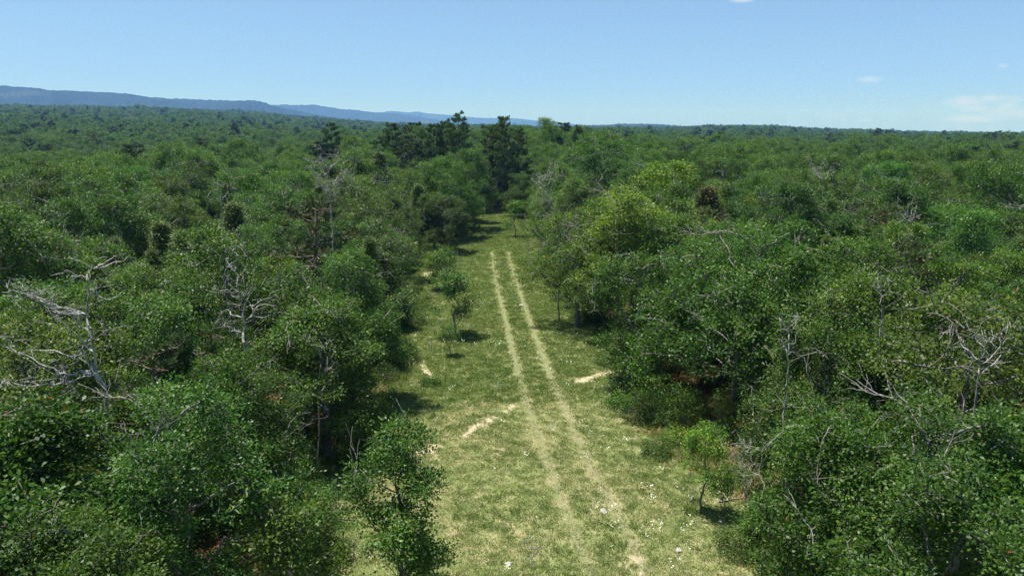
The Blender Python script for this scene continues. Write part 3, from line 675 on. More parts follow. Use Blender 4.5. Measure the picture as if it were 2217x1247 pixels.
# shrubs along the edges and under the thin places
SH = [(1590, 1195, 0, .9, MD, "round dark shrub at the lower right edge of the grass"), (1420, 985, 0, .9, MD, "shrub at the right edge of the grass, left of the bright young oak"),
      (1470, 960, 1, 1.2, LT, "yellowish low shrub behind the bright young oak"), (1495, 1112, 1, .5, LT, "tiny bright shrub at the foot of the bright young oak"), (660, 1040, 2, .9, MD, "wispy shrub on the litter-strewn gap at the lower left"),
      (700, 1120, 2, 1.0, MD, "shrub between the slender young oak and the litter-strewn gap"), (930, 835, 1, 1.0, DK, "small dark shrub at the left edge of the grass"), (640, 1170, 0, 1.2, MD, "shrub at the bottom, left of the slender young oak"),
      (780, 1010, 1, 1.3, OL, "olive shrub behind the slender young oak"), (1215, 650, 0, 1.2, LT, "light shrub beside the grass under the right-hand trees"), (1170, 600, 0, 1.3, MD, "shrub at the far right edge of the grass"),
      (1290, 700, 0, 1.4, DK, "dark shrub under the forked grey trunk"), (1555, 905, 2, .9, OL, "bush behind the bare grey sapling"), (1640, 1000, 2, .9, DK, "dark bush right of the bare grey sapling"),
      (1340, 880, 1, 1.3, MD, "low shrub in the shade beyond the sandy strip"), (560, 1000, 0, 1.2, DK, "dark shrub left of the litter-strewn gap"), (700, 1220, 0, 1.1, LT, "light shrub at the very bottom, left of the grass"),
      (905, 1180, 1, .8, MD, "low shrub at the foot of the slender young oak"), (1670, 1230, 0, 1.0, DK, "dark shrub at the bottom right of the grass"), (890, 640, 0, 1.0, MD, "shrub at the left edge of the far grass")]
for u, v, pr, s, c, lb in SH:
    x, y = g(u, v); TREES.append(dict(kind='shrub', proto=SHRUBS[pr], x=x, y=y, s=s, sz=1, rot=r3.uniform(0, 6), col=c, label=lb, tilt=(0, 0), group=None))
used_s = set()
for (u, v, pr, s_, c_, lb) in [(1185, 560, 0, 1.5, MD, "leafy shrub low on the right edge beside the upper end of the tracks"), (1200, 618, 2, 1.2, MD, "tall shrub on the right edge where the tracks straighten"), (1250, 668, 0, 1.6, OL, "olive shrub on the right edge of the grass below the scraggy oak"),
        (1268, 690, 2, 1.3, MD, "dense shrub at the feet of the leaning oak on the right"), (1320, 745, 0, 1.5, DK, "dark low shrub right of the pale branch, under the forked trunk"), (1385, 905, 2, 1.0, DK, "dark shrub in the shade below the sandy strip"),
        (1360, 850, 2, 1.3, DK, "tall shrub against the trunk of the full oak by the sandy strip"), (1430, 880, 2, 1.2, MD, "shrub in the shade right of the full oak by the sandy strip"), (1330, 790, 2, 1.1, MD, "shrub behind the sandy strip on the right"), (1480, 900, 0, 1.5, OL, "wide low shrub between the shaded oaks and the bright young oak"),
        (890, 700, 2, 1.2, MD, "shrub on the left edge level with the lone young oak"), (870, 780, 0, 1.4, DK, "dark shrub under the broad edge oak's near side"), (905, 560, 0, 1.5, MD, "shrub on the left edge at the wide part of the far grass")]:
    x, y = g(u, v); TREES.append(dict(kind='shrub', proto=SHRUBS[pr], x=x, y=y, s=s_, sz=1, rot=u * .37, col=c_, label=lb, tilt=(0, 0), group=None))
def shrub_label(x, y, sd, dp):
    u, v = proj(x, y, .5); k = sorted(TREES[:60], key=lambda t: math.hypot(t['x'] - x, t['y'] - y))
    for t in k:
        l = f"shrub by the {t['label']}"
        if len(l.split()) <= 16 and l not in used_s: used_s.add(l); return l
    return f"low understorey shrub on the {dp} {sd} edge of the clearing"

n = 0
while n < 70:
    D = r3.uniform(17, 75); a = r3.uniform(-R_(38), R_(38)); x, y = D * math.sin(a), D * math.cos(a); cdv = float(clear_dist(x, y)[0])
    if not -5 < cdv < -.2: continue
    sd = "left" if x < (2.2 if y > 40 else 0) else "right"; dp = "near" if D < 35 else "middle" if D < 55 else "far"
    TREES.append(dict(kind='shrub', proto=SHRUBS[int(r3.integers(3))], x=x, y=y, s=r3.uniform(.7, 1.2), sz=1, rot=r3.uniform(0, 6), col=[MD, DK, LT, OL][int(r3.integers(4))],
                      label=shrub_label(x, y, sd, dp), tilt=(0, 0), group=f"understorey shrubs on the {dp} {sd} edge of the clearing")); n += 1
for b in {t['label'] for t in TREES if t['label'].startswith("low understorey shrub")}:
    for i, t in enumerate(sorted([t for t in TREES if t['label'] == b], key=lambda t: t['y'])): t['label'] = b + (", nearest to the camera" if i == 0 else f", {['second', 'third', 'fourth', 'fifth', 'sixth', 'seventh', 'eighth', 'ninth'][min(i - 1, 7)]} in depth")
TRUNK_N = {'shrub': ('stem', 'foliage')}
for t in TREES:
    tr, cr, H, R = t['proto']; x, y = t['x'], t['y']
    e = bpy.data.objects.new(t['kind'], None); sc.collection.objects.link(e); e.empty_display_size = .3
    e.location = (x, y, float(gz(x, y)) - .06); e.rotation_euler = (t['tilt'][0], t['tilt'][1], t['rot']); e.scale = (t['s'], t['s'], t['s'] * t['sz'])
    e['label'] = t['label']; e['category'] = {'oak_tree': 'oak', 'young_oak': 'young oak', 'pine_tree': 'pine', 'cedar_tree': 'cedar', 'shrub': 'shrub'}[t['kind']]
    e['group'] = t['group'] or {'oak_tree': 'oaks of the near wood', 'young_oak': 'young oaks around the grass', 'pine_tree': 'pines', 'cedar_tree': 'cedars', 'shrub': 'shrubs at the clearing edge'}[t['kind']]
    a, b = TRUNK_N.get(t['kind'], ('trunk', 'crown'))
    o1 = link(a, tr, e); o2 = link(b, cr, e); o2.color = (*t['col'], 1)
print("trees", len(TREES), "DFAR", DFAR)

# ------------------------------------------------------------------ bleached snags, traced and given depth
def snag(name, label, cat, Y, base_uv, trunk_px, limbs, r0, group="bleached dead trees", mat='dead', twigs=2, seed=0, depth=.35):
    """trunk_px: crown-ward polyline in photo pixels at distance Y; limbs: (start fraction, polyline, radius)"""
    r = SEED(200 + seed); twigs = twigs * (.5 if seed == 13 else .6 if seed in (1, 2) else .4); r0 *= .8; bx = at_y(*base_uv, Y)[0]; base = np.array([bx, Y, float(gz(bx, Y)) - .1])
    e = bpy.data.objects.new(name, None); sc.collection.objects.link(e); e.location = base; e['label'] = label; e['category'] = cat; e['group'] = group
    tp_ = [np.array([0, 0, 0.])] + [at_y(u, v, Y + r.normal(0, .12)) - base for u, v in trunk_px]
    s = Sk(); s.path(0, tp_[1:], .035, r, .2); P = np.array(s.P); nn = len(P)
    rad = r0 * (1 - .78 * np.linspace(0, 1, nn)) ; rad[0] *= 1.4
    link('trunk', skin_mesh(s, 1, rad=rad, mat=M[mat], wmin=.006, flare=False, sides=(8, 4)), e)
    for li, (poly, lr) in enumerate(limbs):
        lr *= .72; dz = r.uniform(-1, 1) * depth; q0 = at_y(*poly[0], Y) - base; ds = np.linalg.norm(P - q0, axis=1); st = int(np.argmin(ds)); anchor = P[st] if ds[st] < 1.2 else q0
        pts = [at_y(u, v, Y + dz * (i + 1) * .7 + r.normal(0, .06)) - base for i, (u, v) in enumerate(poly[1:])]
        s2 = Sk(); s2.P[0] = anchor
        if ds[st] >= 1.2: s2.P[0] = P[max(1, st)]; pts = [q0] + pts
        s2.path(0, pts, .035, r, .16); m_ = len(s2.P); rd = list(lr * (1 - .8 * np.linspace(0, 1, m_)))
        for j in range(int(twigs * m_ * .35)):
            b = int(r.integers(1, m_)); L_ = r.uniform(.15, .55); dv = r.normal(0, 1, 3); dv[2] += .3; dv /= np.linalg.norm(dv)
            k0 = len(s2.P); e_ = s2.path(b, [s2.P[b] + dv * L_], .03, r, .12); rd += [max(.006, rd[b] * .45)] * (len(s2.P) - k0)
            for jj in range(2):
                k0 = len(s2.P); s2.path(max(k0 - 2, b), [s2.P[e_] + r.normal(0, .16, 3)], .01, r, .12); rd += [.006] * (len(s2.P) - k0)
        link('limb', skin_mesh(s2, 1, rad=np.array(rd), mat=M[mat], wmin=.006, flare=False, sides=(6, 4), name="limb"), e)
    return e
def c4(*pts): return [(x / 3, 520 + y / 3) for x, y in pts]       # from the enlarged lower-left crop
snag("dead_tree", "forked white snag with crooked limbs rising over the left foreground", "dead tree", 18.2, (205, 1000), c4((690, 1100), (650, 900), (620, 760), (600, 640), (575, 590), (560, 480), (570, 430), (572, 300), (598, 190)), [
    (c4((598, 195), (640, 165), (690, 140), (750, 95)), .05), (c4((598, 200), (650, 180), (720, 155), (790, 140), (830, 105)), .045), (c4((590, 185), (560, 160), (520, 135), (495, 140)), .035),
    (c4((590, 225), (530, 228), (480, 230)), .025), (c4((640, 160), (625, 100)), .02), (c4((575, 320), (625, 335), (660, 375), (710, 385), (760, 365), (820, 330)), .045), (c4((575, 590), (490, 570), (545, 490), (560, 480)), .03),
    (c4((600, 640), (540, 700), (490, 775), (410, 740), (330, 715), (220, 715)), .055), (c4((545, 700), (510, 620), (500, 570)), .06), (c4((640, 950), (560, 780), (540, 690)), .08),
    (c4((430, 940), (380, 870), (300, 820), (150, 740), (20, 690)), .06), (c4((440, 520), (380, 480), (320, 440), (330, 380)), .07), (c4((220, 380), (150, 345), (80, 325), (10, 340)), .05), (c4((150, 345), (90, 300), (60, 260)), .04), (c4((215, 380), (215, 440)), .02),
    (c4((210, 950), (90, 930), (20, 905), (60, 870), (100, 880)), .05)], .105, seed=1)
snag("dead_tree", "upright grey snag covered in short twigs, left of the broad edge oak", "dead tree", 22.0, (535, 980), c4((1600, 800), (1590, 700), (1580, 600), (1575, 500), (1565, 380), (1540, 300), (1518, 200), (1465, 125)), [
    (c4((1550, 365), (1500, 345), (1430, 330), (1390, 290)), .03), (c4((1430, 330), (1440, 240)), .015), (c4((1565, 500), (1510, 490), (1470, 450), (1440, 460)), .04), (c4((1470, 450), (1465, 410)), .02),
    (c4((1575, 345), (1610, 355), (1635, 320)), .03), (c4((1595, 520), (1640, 490), (1670, 430), (1790, 425)), .045), (c4((1605, 450), (1615, 370)), .045), (c4((1640, 420), (1700, 390), (1790, 350)), .03),
    (c4((1575, 595), (1490, 598), (1495, 490)), .045), (c4((1560, 600), (1500, 570), (1430, 540)), .02), (c4((1590, 660), (1660, 655)), .02), (c4((1590, 680), (1510, 710)), .035), (c4((1600, 540), (1640, 500)), .03),
    (c4((1515, 190), (1525, 170)), .02), (c4((1545, 290), (1560, 225)), .02)], .12, seed=2, twigs=2.4)
def fsnag(label, u, vt, vb, Y, spread, seed, n=9, r0=.09, cat="dead tree", name="dead_tree", lean=0, group="bleached dead trees"):
    r = SEED(300 + seed); H = vb - vt; tr = [(u + lean * k + r.normal(0, H * .02), vb - H * k) for k in (.25, .5, .75, 1)]
    limbs = []
    for i in range(n):
        k = r.uniform(.25, .97); u0 = u + lean * k; v0 = vb - H * k; sd = 1 if i % 2 else -1; L_ = spread * (1.15 - k * .6) * r.uniform(.5, 1)
        limbs.append(([(u0, v0), (u0 + sd * L_ * .35, v0 - L_ * r.uniform(.1, .6)), (u0 + sd * L_ * .6, v0 - L_ * r.uniform(.5, 1.1)), (u0 + sd * L_ * .85, v0 - L_ * r.uniform(.7, 1.7))], r0 * r.uniform(.25, .5)))
    return snag(name, label, cat, Y, (u, vb + 60), tr, limbs, r0, seed=seed, twigs=2.5, depth=.5, group=group)
fsnag("twiggy white snag among the oaks left of the clearing", 715, 352, 470, 40, 75, 1, 14)
fsnag("pale leaning snag at the right edge of the clearing, in front of the yellow-green oaks", 1213, 385, 480, 50, 55, 2, 10, lean=-40)
fsnag("bare white spar standing above the tall right foreground oak", 1908, 592, 690, 22, 22, 4, 4, .05)
fsnag("tangle of bare white branches in the right wood near the skyline", 1790, 352, 420, 52, 45, 5, 8, .06, lean=-20)
fsnag("bleached snag with a reddish tuft at the right edge of the wood", 1965, 440, 520, 38, 30, 7, 6, .06)
fsnag("low grey broken snag in the right foreground", 1708, 690, 820, 22, 45, 8, 5, .08)
fsnag("grey dead limbs of a spreading snag, lower right", 2110, 730, 850, 19, 105, 9, 5, .08, lean=25)
fsnag("faint bare snag far left of the clearing among pale oaks", 480, 395, 460, 48, 35, 11, 6, .05)
fsnag("thin grey twiggy snag just left of the broad edge oak", 690, 740, 900, 26, 60, 12, 9, .06)
x, y = g(1612, 1104)
fsnag("bare grey sapling with a flat fan of dry twigs at the lower right", 1612, 955, 1104, y, 66, 13, 12, .045, "sapling", "dead_sapling", group="dead saplings")
x, y = g(1660, 1045)
snag("dead_sapling", "thin bent grey stem leaning left beside the bare grey sapling", "sapling", y, (1660, 1045), [(1661, 1020), (1655, 985), (1640, 965), (1625, 955)], [([(1655, 985), (1662, 970)], .012), ([(1642, 966), (1665, 963)], .012)], .035, seed=30, group="dead saplings")
x, y = g(932, 757)
snag("dead_sapling", "curved bare stem leaning over beside the lone young oak", "sapling", y, (932, 757), [(934, 735), (940, 712), (950, 695), (962, 686)], [([(938, 715), (930, 705)], .012), ([(950, 695), (956, 700)], .012)], .04, seed=31, group="dead saplings")
x, y = g(1150, 1247)
snag("dead_sapling", "thin dry weed stalk standing in the grass at the bottom", "weed", y, (1152, 1250), [(1153, 1225), (1149, 1195), (1152, 1165)], [([(1152, 1215), (1140, 1200)], .008), ([(1150, 1195), (1165, 1180)], .008), ([(1151, 1180), (1142, 1170)], .007)], .014, seed=32, group="dry weeds", twigs=5)

# fallen branches on the grass
def fallen(label, pts_px, r0, seed):
    r = SEED(400 + seed); P0 = [np.array([*g(u, v), 0.]) for u, v in pts_px]
    for p in P0: p[2] = float(gz(p[0], p[1])) + r0 * .8
    s = Sk(); b0 = P0[0].copy(); s.P[0] = np.zeros(3); s.path(0, [p - b0 for p in P0[1:]], .02, r, .15); m_ = len(s.P); rad = list(r0 * (1 - .7 * np.linspace(0, 1, m_)))
    for j in range(5):
        b = int(r.integers(1, m_)); k0 = len(s.P); s.path(b, [s.P[b] + r.normal(0, .3, 3) * np.array([1, 1, .25]) + np.array([0, 0, .05])], .02, r, .12); rad += [r0 * .4] * (len(s.P) - k0)
    link("fallen_branch", skin_mesh(s, 1, rad=np.array(rad), mat=M['dead'], wmin=.008, flare=False, name="fallen_branch"), None, b0, label=label, category="branch", group="fallen branches")
fallen("long thin pale branch lying across the grass between the tracks and the left oaks", [(1064, 828), (1075, 838), (1095, 836), (1112, 833)], .03, 1)
fallen("short forked pale branch lying between the tyre tracks", [(1198, 928), (1202, 908), (1215, 905)], .028, 2)
fallen("grey branch lying in the litter behind the bare grey sapling", [(1555, 1088), (1600, 1080), (1640, 1072), (1668, 1066)], .04, 3)
fallen("thin fallen limb at the bottom left in the shade", [(250, 1240), (290, 1235), (340, 1225)], .04, 4)
fallen("pale stick lying by the right edge of the grass", [(1490, 1150), (1505, 1143)], .02, 5)
# field stones
m, nt = new_mat("field_stone"); ps = N(nt, "ShaderNodeTexCoord").outputs['Object']; c = mixc(nt, noise(nt, 9, 5, .6, ps), (.26, .24, .22), (.46, .43, .39))
p = N(nt, "ShaderNodeBsdfPrincipled"); nt.links.new(c, p.inputs[0]); p.inputs['Roughness'].default_value = .9; o = N(nt, "ShaderNodeOutputMaterial"); nt.links.new(p.outputs[0], o.inputs[0]); M['stone'] = m
import bmesh
def stone(label, u, v, sx, sy, sz, seed):
    bm = bmesh.new(); bmesh.ops.create_icosphere(bm, subdivisions=2, radius=1); r = SEED(500 + seed); ph = r.uniform(0, 6, 6)
    for vt in bm.verts:
        c_ = vt.co; k = 1 + .16 * math.sin(3 * c_.x + ph[0]) + .14 * math.sin(4 * c_.y + ph[1] + c_.z * 2) + .08 * math.sin(7 * c_.z + 5 * c_.x + ph[2])
        vt.co = Vector((c_.x * sx * k, c_.y * sy * k, c_.z * sz * k))
    me = bpy.data.meshes.new("stone"); bm.to_mesh(me); bm.free(); me.materials.append(M['stone']); x, y = g(u, v)
    link("stone", me, None, (x, y, float(gz(x, y)) + sz * .2), label=label, category="stone", group="field stones")
stone("pale flat stone in the grass at the bottom of the clearing", 1100, 1219, .15, .11, .06, 1)
stone("grey upright stone at the bottom, right of the tracks", 1470, 1192, .11, .12, .10, 2)
stone("flat grey rock bared in the right-hand track", 1306, 1108, .13, .2, .04, 3)
stone("pale stone in the litter-strewn gap at the lower left", 625, 1032, .2, .13, .07, 4)
stone("small white stone in the grass right of the right track", 1128, 662, .22, .22, .12, 5)

# ------------------------------------------------------------------ tyre tracks: thin sheets of flattened pale grass
def track_material():
    m, nt = new_mat("flattened_grass"); L = nt.links.new
    pos = N(nt, "ShaderNodeNewGeometry").outputs['Position']
    n1 = noise(nt, 5, 5, .65, pos); n2 = noise(nt, 30, 4, .7, pos); n0 = noise(nt, .9, 3, .5, pos)
    c = mixc(nt, n1, (.20, .245, .11), (.29, .32, .17)); c = mixc(nt, maprange(nt, n2, .5, .72, 0, .7), c, (.13, .165, .06))
    so = N(nt, "ShaderNodeAttribute", attribute_name="soil").outputs['Fac']
    c = mixc(nt, math_(nt, 'MULTIPLY', so, maprange(nt, n1, .4, .6)), c, (.40, .33, .22))
    e = N(nt, "ShaderNodeAttribute", attribute_name="edge").outputs['Fac']; st = N(nt, "ShaderNodeAttribute", attribute_name="strength").outputs['Fac']
    a = math_(nt, 'ADD', e, math_(nt, 'MULTIPLY', math_(nt, 'SUBTRACT', n1, .5), 1.3)); a = maprange(nt, a, .15, .75)
    a = math_(nt, 'MULTIPLY', a, maprange(nt, math_(nt, 'ADD', st, math_(nt, 'MULTIPLY', math_(nt, 'SUBTRACT', n2, .5), .9)), .25, .75, 0, 1))
    p = N(nt, "ShaderNodeBsdfPrincipled"); L(c, p.inputs['Base Color']); p.inputs['Roughness'].default_value = .9; p.inputs['Specular IOR Level'].default_value = .2; L(a, p.inputs['Alpha'])
    o = N(nt, "ShaderNodeOutputMaterial"); L(p.outputs[0], o.inputs[0]); return m
M['track'] = track_material()
T1 = [(1065, 545), (1067, 570), (1072, 600), (1083, 650), (1096, 700), (1110, 760), (1128, 830), (1147, 895), (1168, 955), (1190, 1015), (1225, 1105), (1256, 1180), (1284, 1250)]
T2 = [(1101, 545), (1104, 570), (1116, 605), (1131, 650), (1149, 700), (1169, 755), (1196, 825), (1220, 880), (1252, 950), (1284, 1020), (1333, 1110), (1372, 1180), (1410, 1250)]
TRK = []
for nm, px, sd in (("left", T1, 1), ("right", T2, 2)):
    P = np.array([g(u, v) for u, v in px]); tt = np.arange(len(P)); 
    d_ = np.concatenate([[0], np.cumsum(np.hypot(*np.diff(P, axis=0).T))]); ss = np.arange(0, d_[-1], .3)
    X = np.interp(ss, d_, P[:, 0]); Y = np.interp(ss, d_, P[:, 1]); k = np.ones(15) / 15
    X = np.convolve(np.pad(X, 7, 'reflect', reflect_type='odd'), k, 'valid'); Y = np.convolve(np.pad(Y, 7, 'reflect', reflect_type='odd'), k, 'valid')
    TRK.append(np.stack([X, Y], 1)); tx_ = np.gradient(X); ty_ = np.gradient(Y); l_ = np.hypot(tx_, ty_); nx, ny = -ty_ / l_, tx_ / l_
    cols = np.linspace(-1, 1, 9); wd = .205
    VX = X[:, None] + nx[:, None] * cols * wd * 1.3; VY = Y[:, None] + ny[:, None] * cols * wd * 1.3; VZ = gz(VX, VY) + .012
    n_, m_ = VX.shape; i = np.arange(n_ - 1)[:, None] * m_; j = np.arange(m_ - 1)[None]
    F = np.stack([(i + j).ravel(), (i + j + 1).ravel(), (i + m_ + j + 1).ravel(), (i + m_ + j).ravel()], 1)
    edge = np.broadcast_to(1.25 - np.abs(cols) * 1.25, VX.shape).ravel(); yy = VY.ravel()
    stg = np.interp(yy, [19, 28, 34, 42, 70, 80], [.40, .42, .46, .56, .60, .1]); soil = np.interp(yy, [19, 32, 40], [1.2, .9, .1]) * (1 if sd == 2 else .6)
    link("tyre_track", mesh_np("tyre_track", np.stack([VX.ravel(), VY.ravel(), VZ.ravel()], 1), F, M['track'], True, {"edge": ('POINT', edge), "strength": ('POINT', stg), "soil": ('POINT', soil)}),
         kind="structure", label=f"pale wheel track pressed into the grass, the {nm} one of the two")

# ------------------------------------------------------------------ scatters (grass, flowers, litter, the far-off wood): geometry nodes
def scatter(name, pts, rot, scl, idx, meshes, label, cols=None):
    col = bpy.data.collections.new(name + "_kinds")
    for i, me in enumerate(meshes):
        o = bpy.data.objects.new(f"{name}_{i:02d}", me); o.color = (*(cols[i] if cols else (1, 1, 1)), 1); col.objects.link(o)
    me = bpy.data.meshes.new(name); me.vertices.add(len(pts)); me.vertices.foreach_set("co", np.ascontiguousarray(pts, np.float32).ravel())
    a = me.attributes.new("rot", 'FLOAT_VECTOR', 'POINT'); a.data.foreach_set("vector", np.ascontiguousarray(rot, np.float32).ravel())
    a = me.attributes.new("scl", 'FLOAT_VECTOR', 'POINT'); a.data.foreach_set("vector", np.ascontiguousarray(scl, np.float32).ravel())
    a = me.attributes.new("idx", 'INT', 'POINT'); a.data.foreach_set("value", np.ascontiguousarray(idx, np.int32))
    ob = link(name, me, kind="stuff", label=label)
    ng = bpy.data.node_groups.new(name, 'GeometryNodeTree'); ng.interface.new_socket("Geometry", in_out='INPUT', socket_type='NodeSocketGeometry'); ng.interface.new_socket("Geometry", in_out='OUTPUT', socket_type='NodeSocketGeometry')
    gi = ng.nodes.new("NodeGroupInput"); go = ng.nodes.new("NodeGroupOutput"); ip = ng.nodes.new("GeometryNodeInstanceOnPoints"); ci = ng.nodes.new("GeometryNodeCollectionInfo")
    ci.inputs['Collection'].default_value = col; ci.inputs['Separate Children'].default_value = True; ci.inputs['Reset Children'].default_value = True
    def na(n_, t): q = ng.nodes.new("GeometryNodeInputNamedAttribute"); q.data_type = t; q.inputs['Name'].default_value = n_; return [o_ for o_ in q.outputs if o_.enabled and o_.name == 'Attribute'][0]
    ng.links.new(gi.outputs[0], ip.inputs['Points']); ng.links.new(ci.outputs[0], ip.inputs['Instance']); ip.inputs['Pick Instance'].default_value = True
    ng.links.new(na("idx", 'INT'), ip.inputs['Instance Index']); ng.links.new(na("scl", 'FLOAT_VECTOR'), ip.inputs['Scale'])
    er = ng.nodes.new("FunctionNodeEulerToRotation"); ng.links.new(na("rot", 'FLOAT_VECTOR'), er.inputs[0]); ng.links.new(er.outputs[0], ip.inputs['Rotation'])
    ng.links.new(ip.outputs[0], go.inputs[0]); md = ob.modifiers.new("scatter", 'NODES'); md.node_group = ng
    return ob
def tuft(rng, n, h, r, tl, tm, wd=.012, droop=1.1):
    a = rng.uniform(0, 6.28, n); rr = r * np.sqrt(rng.random(n)); C = np.stack([np.cos(a) * rr, np.sin(a) * rr, np.zeros(n)], 1)
    D = unit(np.stack([np.cos(a) * droop, np.sin(a) * droop, np.ones(n)], 1) + rng.normal(0, .35, (n, 3))); D[:, 2] = np.abs(D[:, 2]) + .15; D = unit(D)
    Nn = unit(rng.normal(0, 1, (n, 3))); V, F = kites(C, D, Nn, h * rng.uniform(.5, 1.15, n), np.full(n, wd) * rng.uniform(.7, 1.4, n), .3)
    return mesh_np("tuft", V, F, M['grass'], False, {"tone": ('FACE', np.clip(rng.normal(tm, tl, n), 0, 1))})
def flowers(rng, n, r):
    C = np.stack([rng.normal(0, r, n), rng.normal(0, r, n), rng.uniform(.14, .3, n)], 1); D = unit(rng.normal(0, 1, (n, 3)) * np.array([1, 1, .2])); Nn = unit(rng.normal(0, .3, (n, 3)) + np.array([0, 0, 1.]))
    V, F = kites(C, D, Nn, np.full(n, .05) * rng.uniform(.6, 1.2, n), np.full(n, .045), .1); return mesh_np("flower", V, F, M['flower'], False)
r5 = np.random.default_rng(99)
def in_clear(n, ylo, yhi, pad=.3):
    if ylo >= 60: pad = 6
    x0, x1 = CLEAR[:, 0].min(), CLEAR[:, 0].max(); out = []
    X = r5.uniform(x0 - 3, x1 + 3, n); Y = r5.uniform(ylo, yhi, n); k = (clear_dist(X, Y) > -pad) & (np.abs(X) < Y * .8 + 2)
    return X[k], Y[k]
GR = [tuft(r5, 26, .13, .13, .14, .38), tuft(r5, 30, .11, .16, .16, .52), tuft(r5, 24, .09, .17, .16, .74), tuft(r5, 22, .20, .10, .14, .25, .014, .5), tuft(r5, 30, .07, .2, .15, .9), tuft(r5, 26, .12, .16, .14, .22, .02)]
P_, I_, S_ = [], [], []
for n, a, b, s in ((60000, 17, 34, .85), (52000, 34, 60, 1.15), (44000, 60, 125, 1.8)):
    X, Y = in_clear(n, a, b); n1 = sn(X, Y, 4.5, 31); n2 = sn(X, Y, 1.3, 32); n3 = sn(X, Y, 15, 33)
    dry = n1 * .26 + n2 * .34 + n3 * .22 + r5.normal(0, .52, len(X)) + np.where(Y < 34, .30, -.15)
    td = np.minimum(seg_dist(X, Y, TRK[0][::6]), seg_dist(X, Y, TRK[1][::6])); sd_ = sand_at(X, Y)
    idx = np.select([dry < -.75, dry < -.35, dry < .12, dry < .55], [3, 5, 0, 1], 2); idx = np.where((dry > .85), 4, idx)
    keep = (r5.random(len(X)) > sd_ * .95) & (r5.random(len(X)) > np.where((td < .22), np.where(Y > 36, .8, .68), 0)) & (r5.random(len(X)) > np.clip((dry - .5) * .9, 0, .75))
    idx = np.where((td < .3) & ((Y > 38) | (r5.random(len(X)) < .35)), 4, idx)
    X, Y, idx = X[keep], Y[keep], idx[keep]; P_.append(np.stack([X, Y, gz(X, Y) - .01], 1)); I_.append(idx); S_.append(r5.uniform(.6, 1.25, len(X)) * s)
X = r5.uniform(-16, 18, 60000); Y = r5.uniform(17, 75, 60000); cdv = clear_dist(X, Y); k = (cdv > -1.8) & (cdv < .5) & (r5.random(len(X)) < .6); X, Y = X[k], Y[k]
P_.append(np.stack([X, Y, gz(X, Y) - .01], 1)); I_.append(r5.choice([0, 3, 5, 2, 1], len(X))); S_.append(r5.uniform(1.1, 2.6, len(X)))
P_ = np.vstack(P_); I_ = np.concatenate(I_); S_ = np.concatenate(S_)
print("grass", len(P_))
scatter("grass", P_, np.stack([r5.normal(0, .08, len(P_)), r5.normal(0, .08, len(P_)), r5.uniform(0, 6.28, len(P_))], 1), np.stack([S_, S_, S_ * .9], 1), I_, GR, "short patchy grass with weeds over the clearing")
FL = [flowers(r5, 5, .08), flowers(r5, 9, .13), flowers(r5, 3, .05)]
X, Y = in_clear(9000, 19, 60, -.4)
dens = np.zeros(len(X))
for (u, v, r_) in [(1200, 1010, 1.3), (1185, 1040, 1.0), (1230, 925, 1.0), (1330, 1000, 1.2), (1310, 1090, 1.0), (1060, 740, 1.6), (1430, 1120, 1.8), (1230, 780, 1.6), (1260, 760, 1.5), (1350, 900, 1.3), (1400, 950, 1.3), (1300, 850, 1.2), (1170, 560, 3), (1100, 620, 2), (1450, 1050, 1.5), (1390, 1230, 1.4), (1550, 1130, 1.0)]:
    cx, cy_ = g(u, v); dens = np.maximum(dens, np.exp(-((X - cx) ** 2 + (Y - cy_) ** 2) / (2 * r_ * r_ * .6)))
k = r5.random(len(X)) < dens * .12 + .007; X, Y = X[k], Y[k]
print("flowers", len(X))
scatter("wildflowers", np.stack([X, Y, gz(X, Y)], 1), np.stack([X * 0, X * 0, r5.uniform(0, 6.28, len(X))], 1), np.repeat(r5.uniform(.7, 1.3, (len(X), 1)), 3, 1), r5.integers(0, 3, len(X)), FL, "tiny white wildflowers scattered through the grass")
# dry leaves and twigs on the forest floor
def litter(rng, n, r):
    C = np.stack([rng.uniform(-r, r, n), rng.uniform(-r, r, n), rng.uniform(.01, .05, n)], 1); D = unit(rng.normal(0, 1, (n, 3)) * np.array([1, 1, .25])); Nn = unit(rng.normal(0, .4, (n, 3)) + np.array([0, 0, 1.]))
    V, F = kites(C, D, Nn, rng.uniform(.07, .13, n), rng.uniform(.04, .07, n), .4); return mesh_np("litter", V, F, M['brown'], False, {"tone": ('FACE', rng.random(n))})
X = r5.uniform(-24, 26, 30000); Y = r5.uniform(14, 42, 30000); cdv = clear_dist(X, Y); k = (cdv < .1 + .5 * r5.normal(0, 1, len(X))) & (np.abs(X) < Y * .82 + 1); X, Y = X[k][:9000], Y[k][:9000]
scatter("leaf_litter", np.stack([X, Y, gz(X, Y)], 1), np.stack([X * 0, X * 0, r5.uniform(0, 6.28, len(X))], 1), np.ones((len(X), 3)), r5.integers(0, 2, len(X)), [litter(r5, 26, .45), litter(r5, 18, .4)], "brown fallen oak leaves under the trees")

# ------------------------------------------------------------------ the wood beyond the individual trees
r6 = np.random.default_rng(5)
def cells(D0, D1, s, amax=R_(41)):
    out = []
    nx = int(D1 * math.sin(amax) / s) + 1; ny = int(D1 / s) + 1
    X, Y = np.meshgrid((np.arange(-nx, nx + 1)) * s, np.arange(0, ny + 1) * s); X = X.ravel() + r6.uniform(-.42, .42, X.size) * s; Y = Y.ravel() + r6.uniform(-.42, .42, Y.size) * s
    D = np.hypot(X, Y); k = (D > D0) & (D < D1) & (np.abs(np.arctan2(X, Y)) < amax); return X[k], Y[k]
TC = [DK, BL, MD, (.92, 1.07, .9), OL, LT]
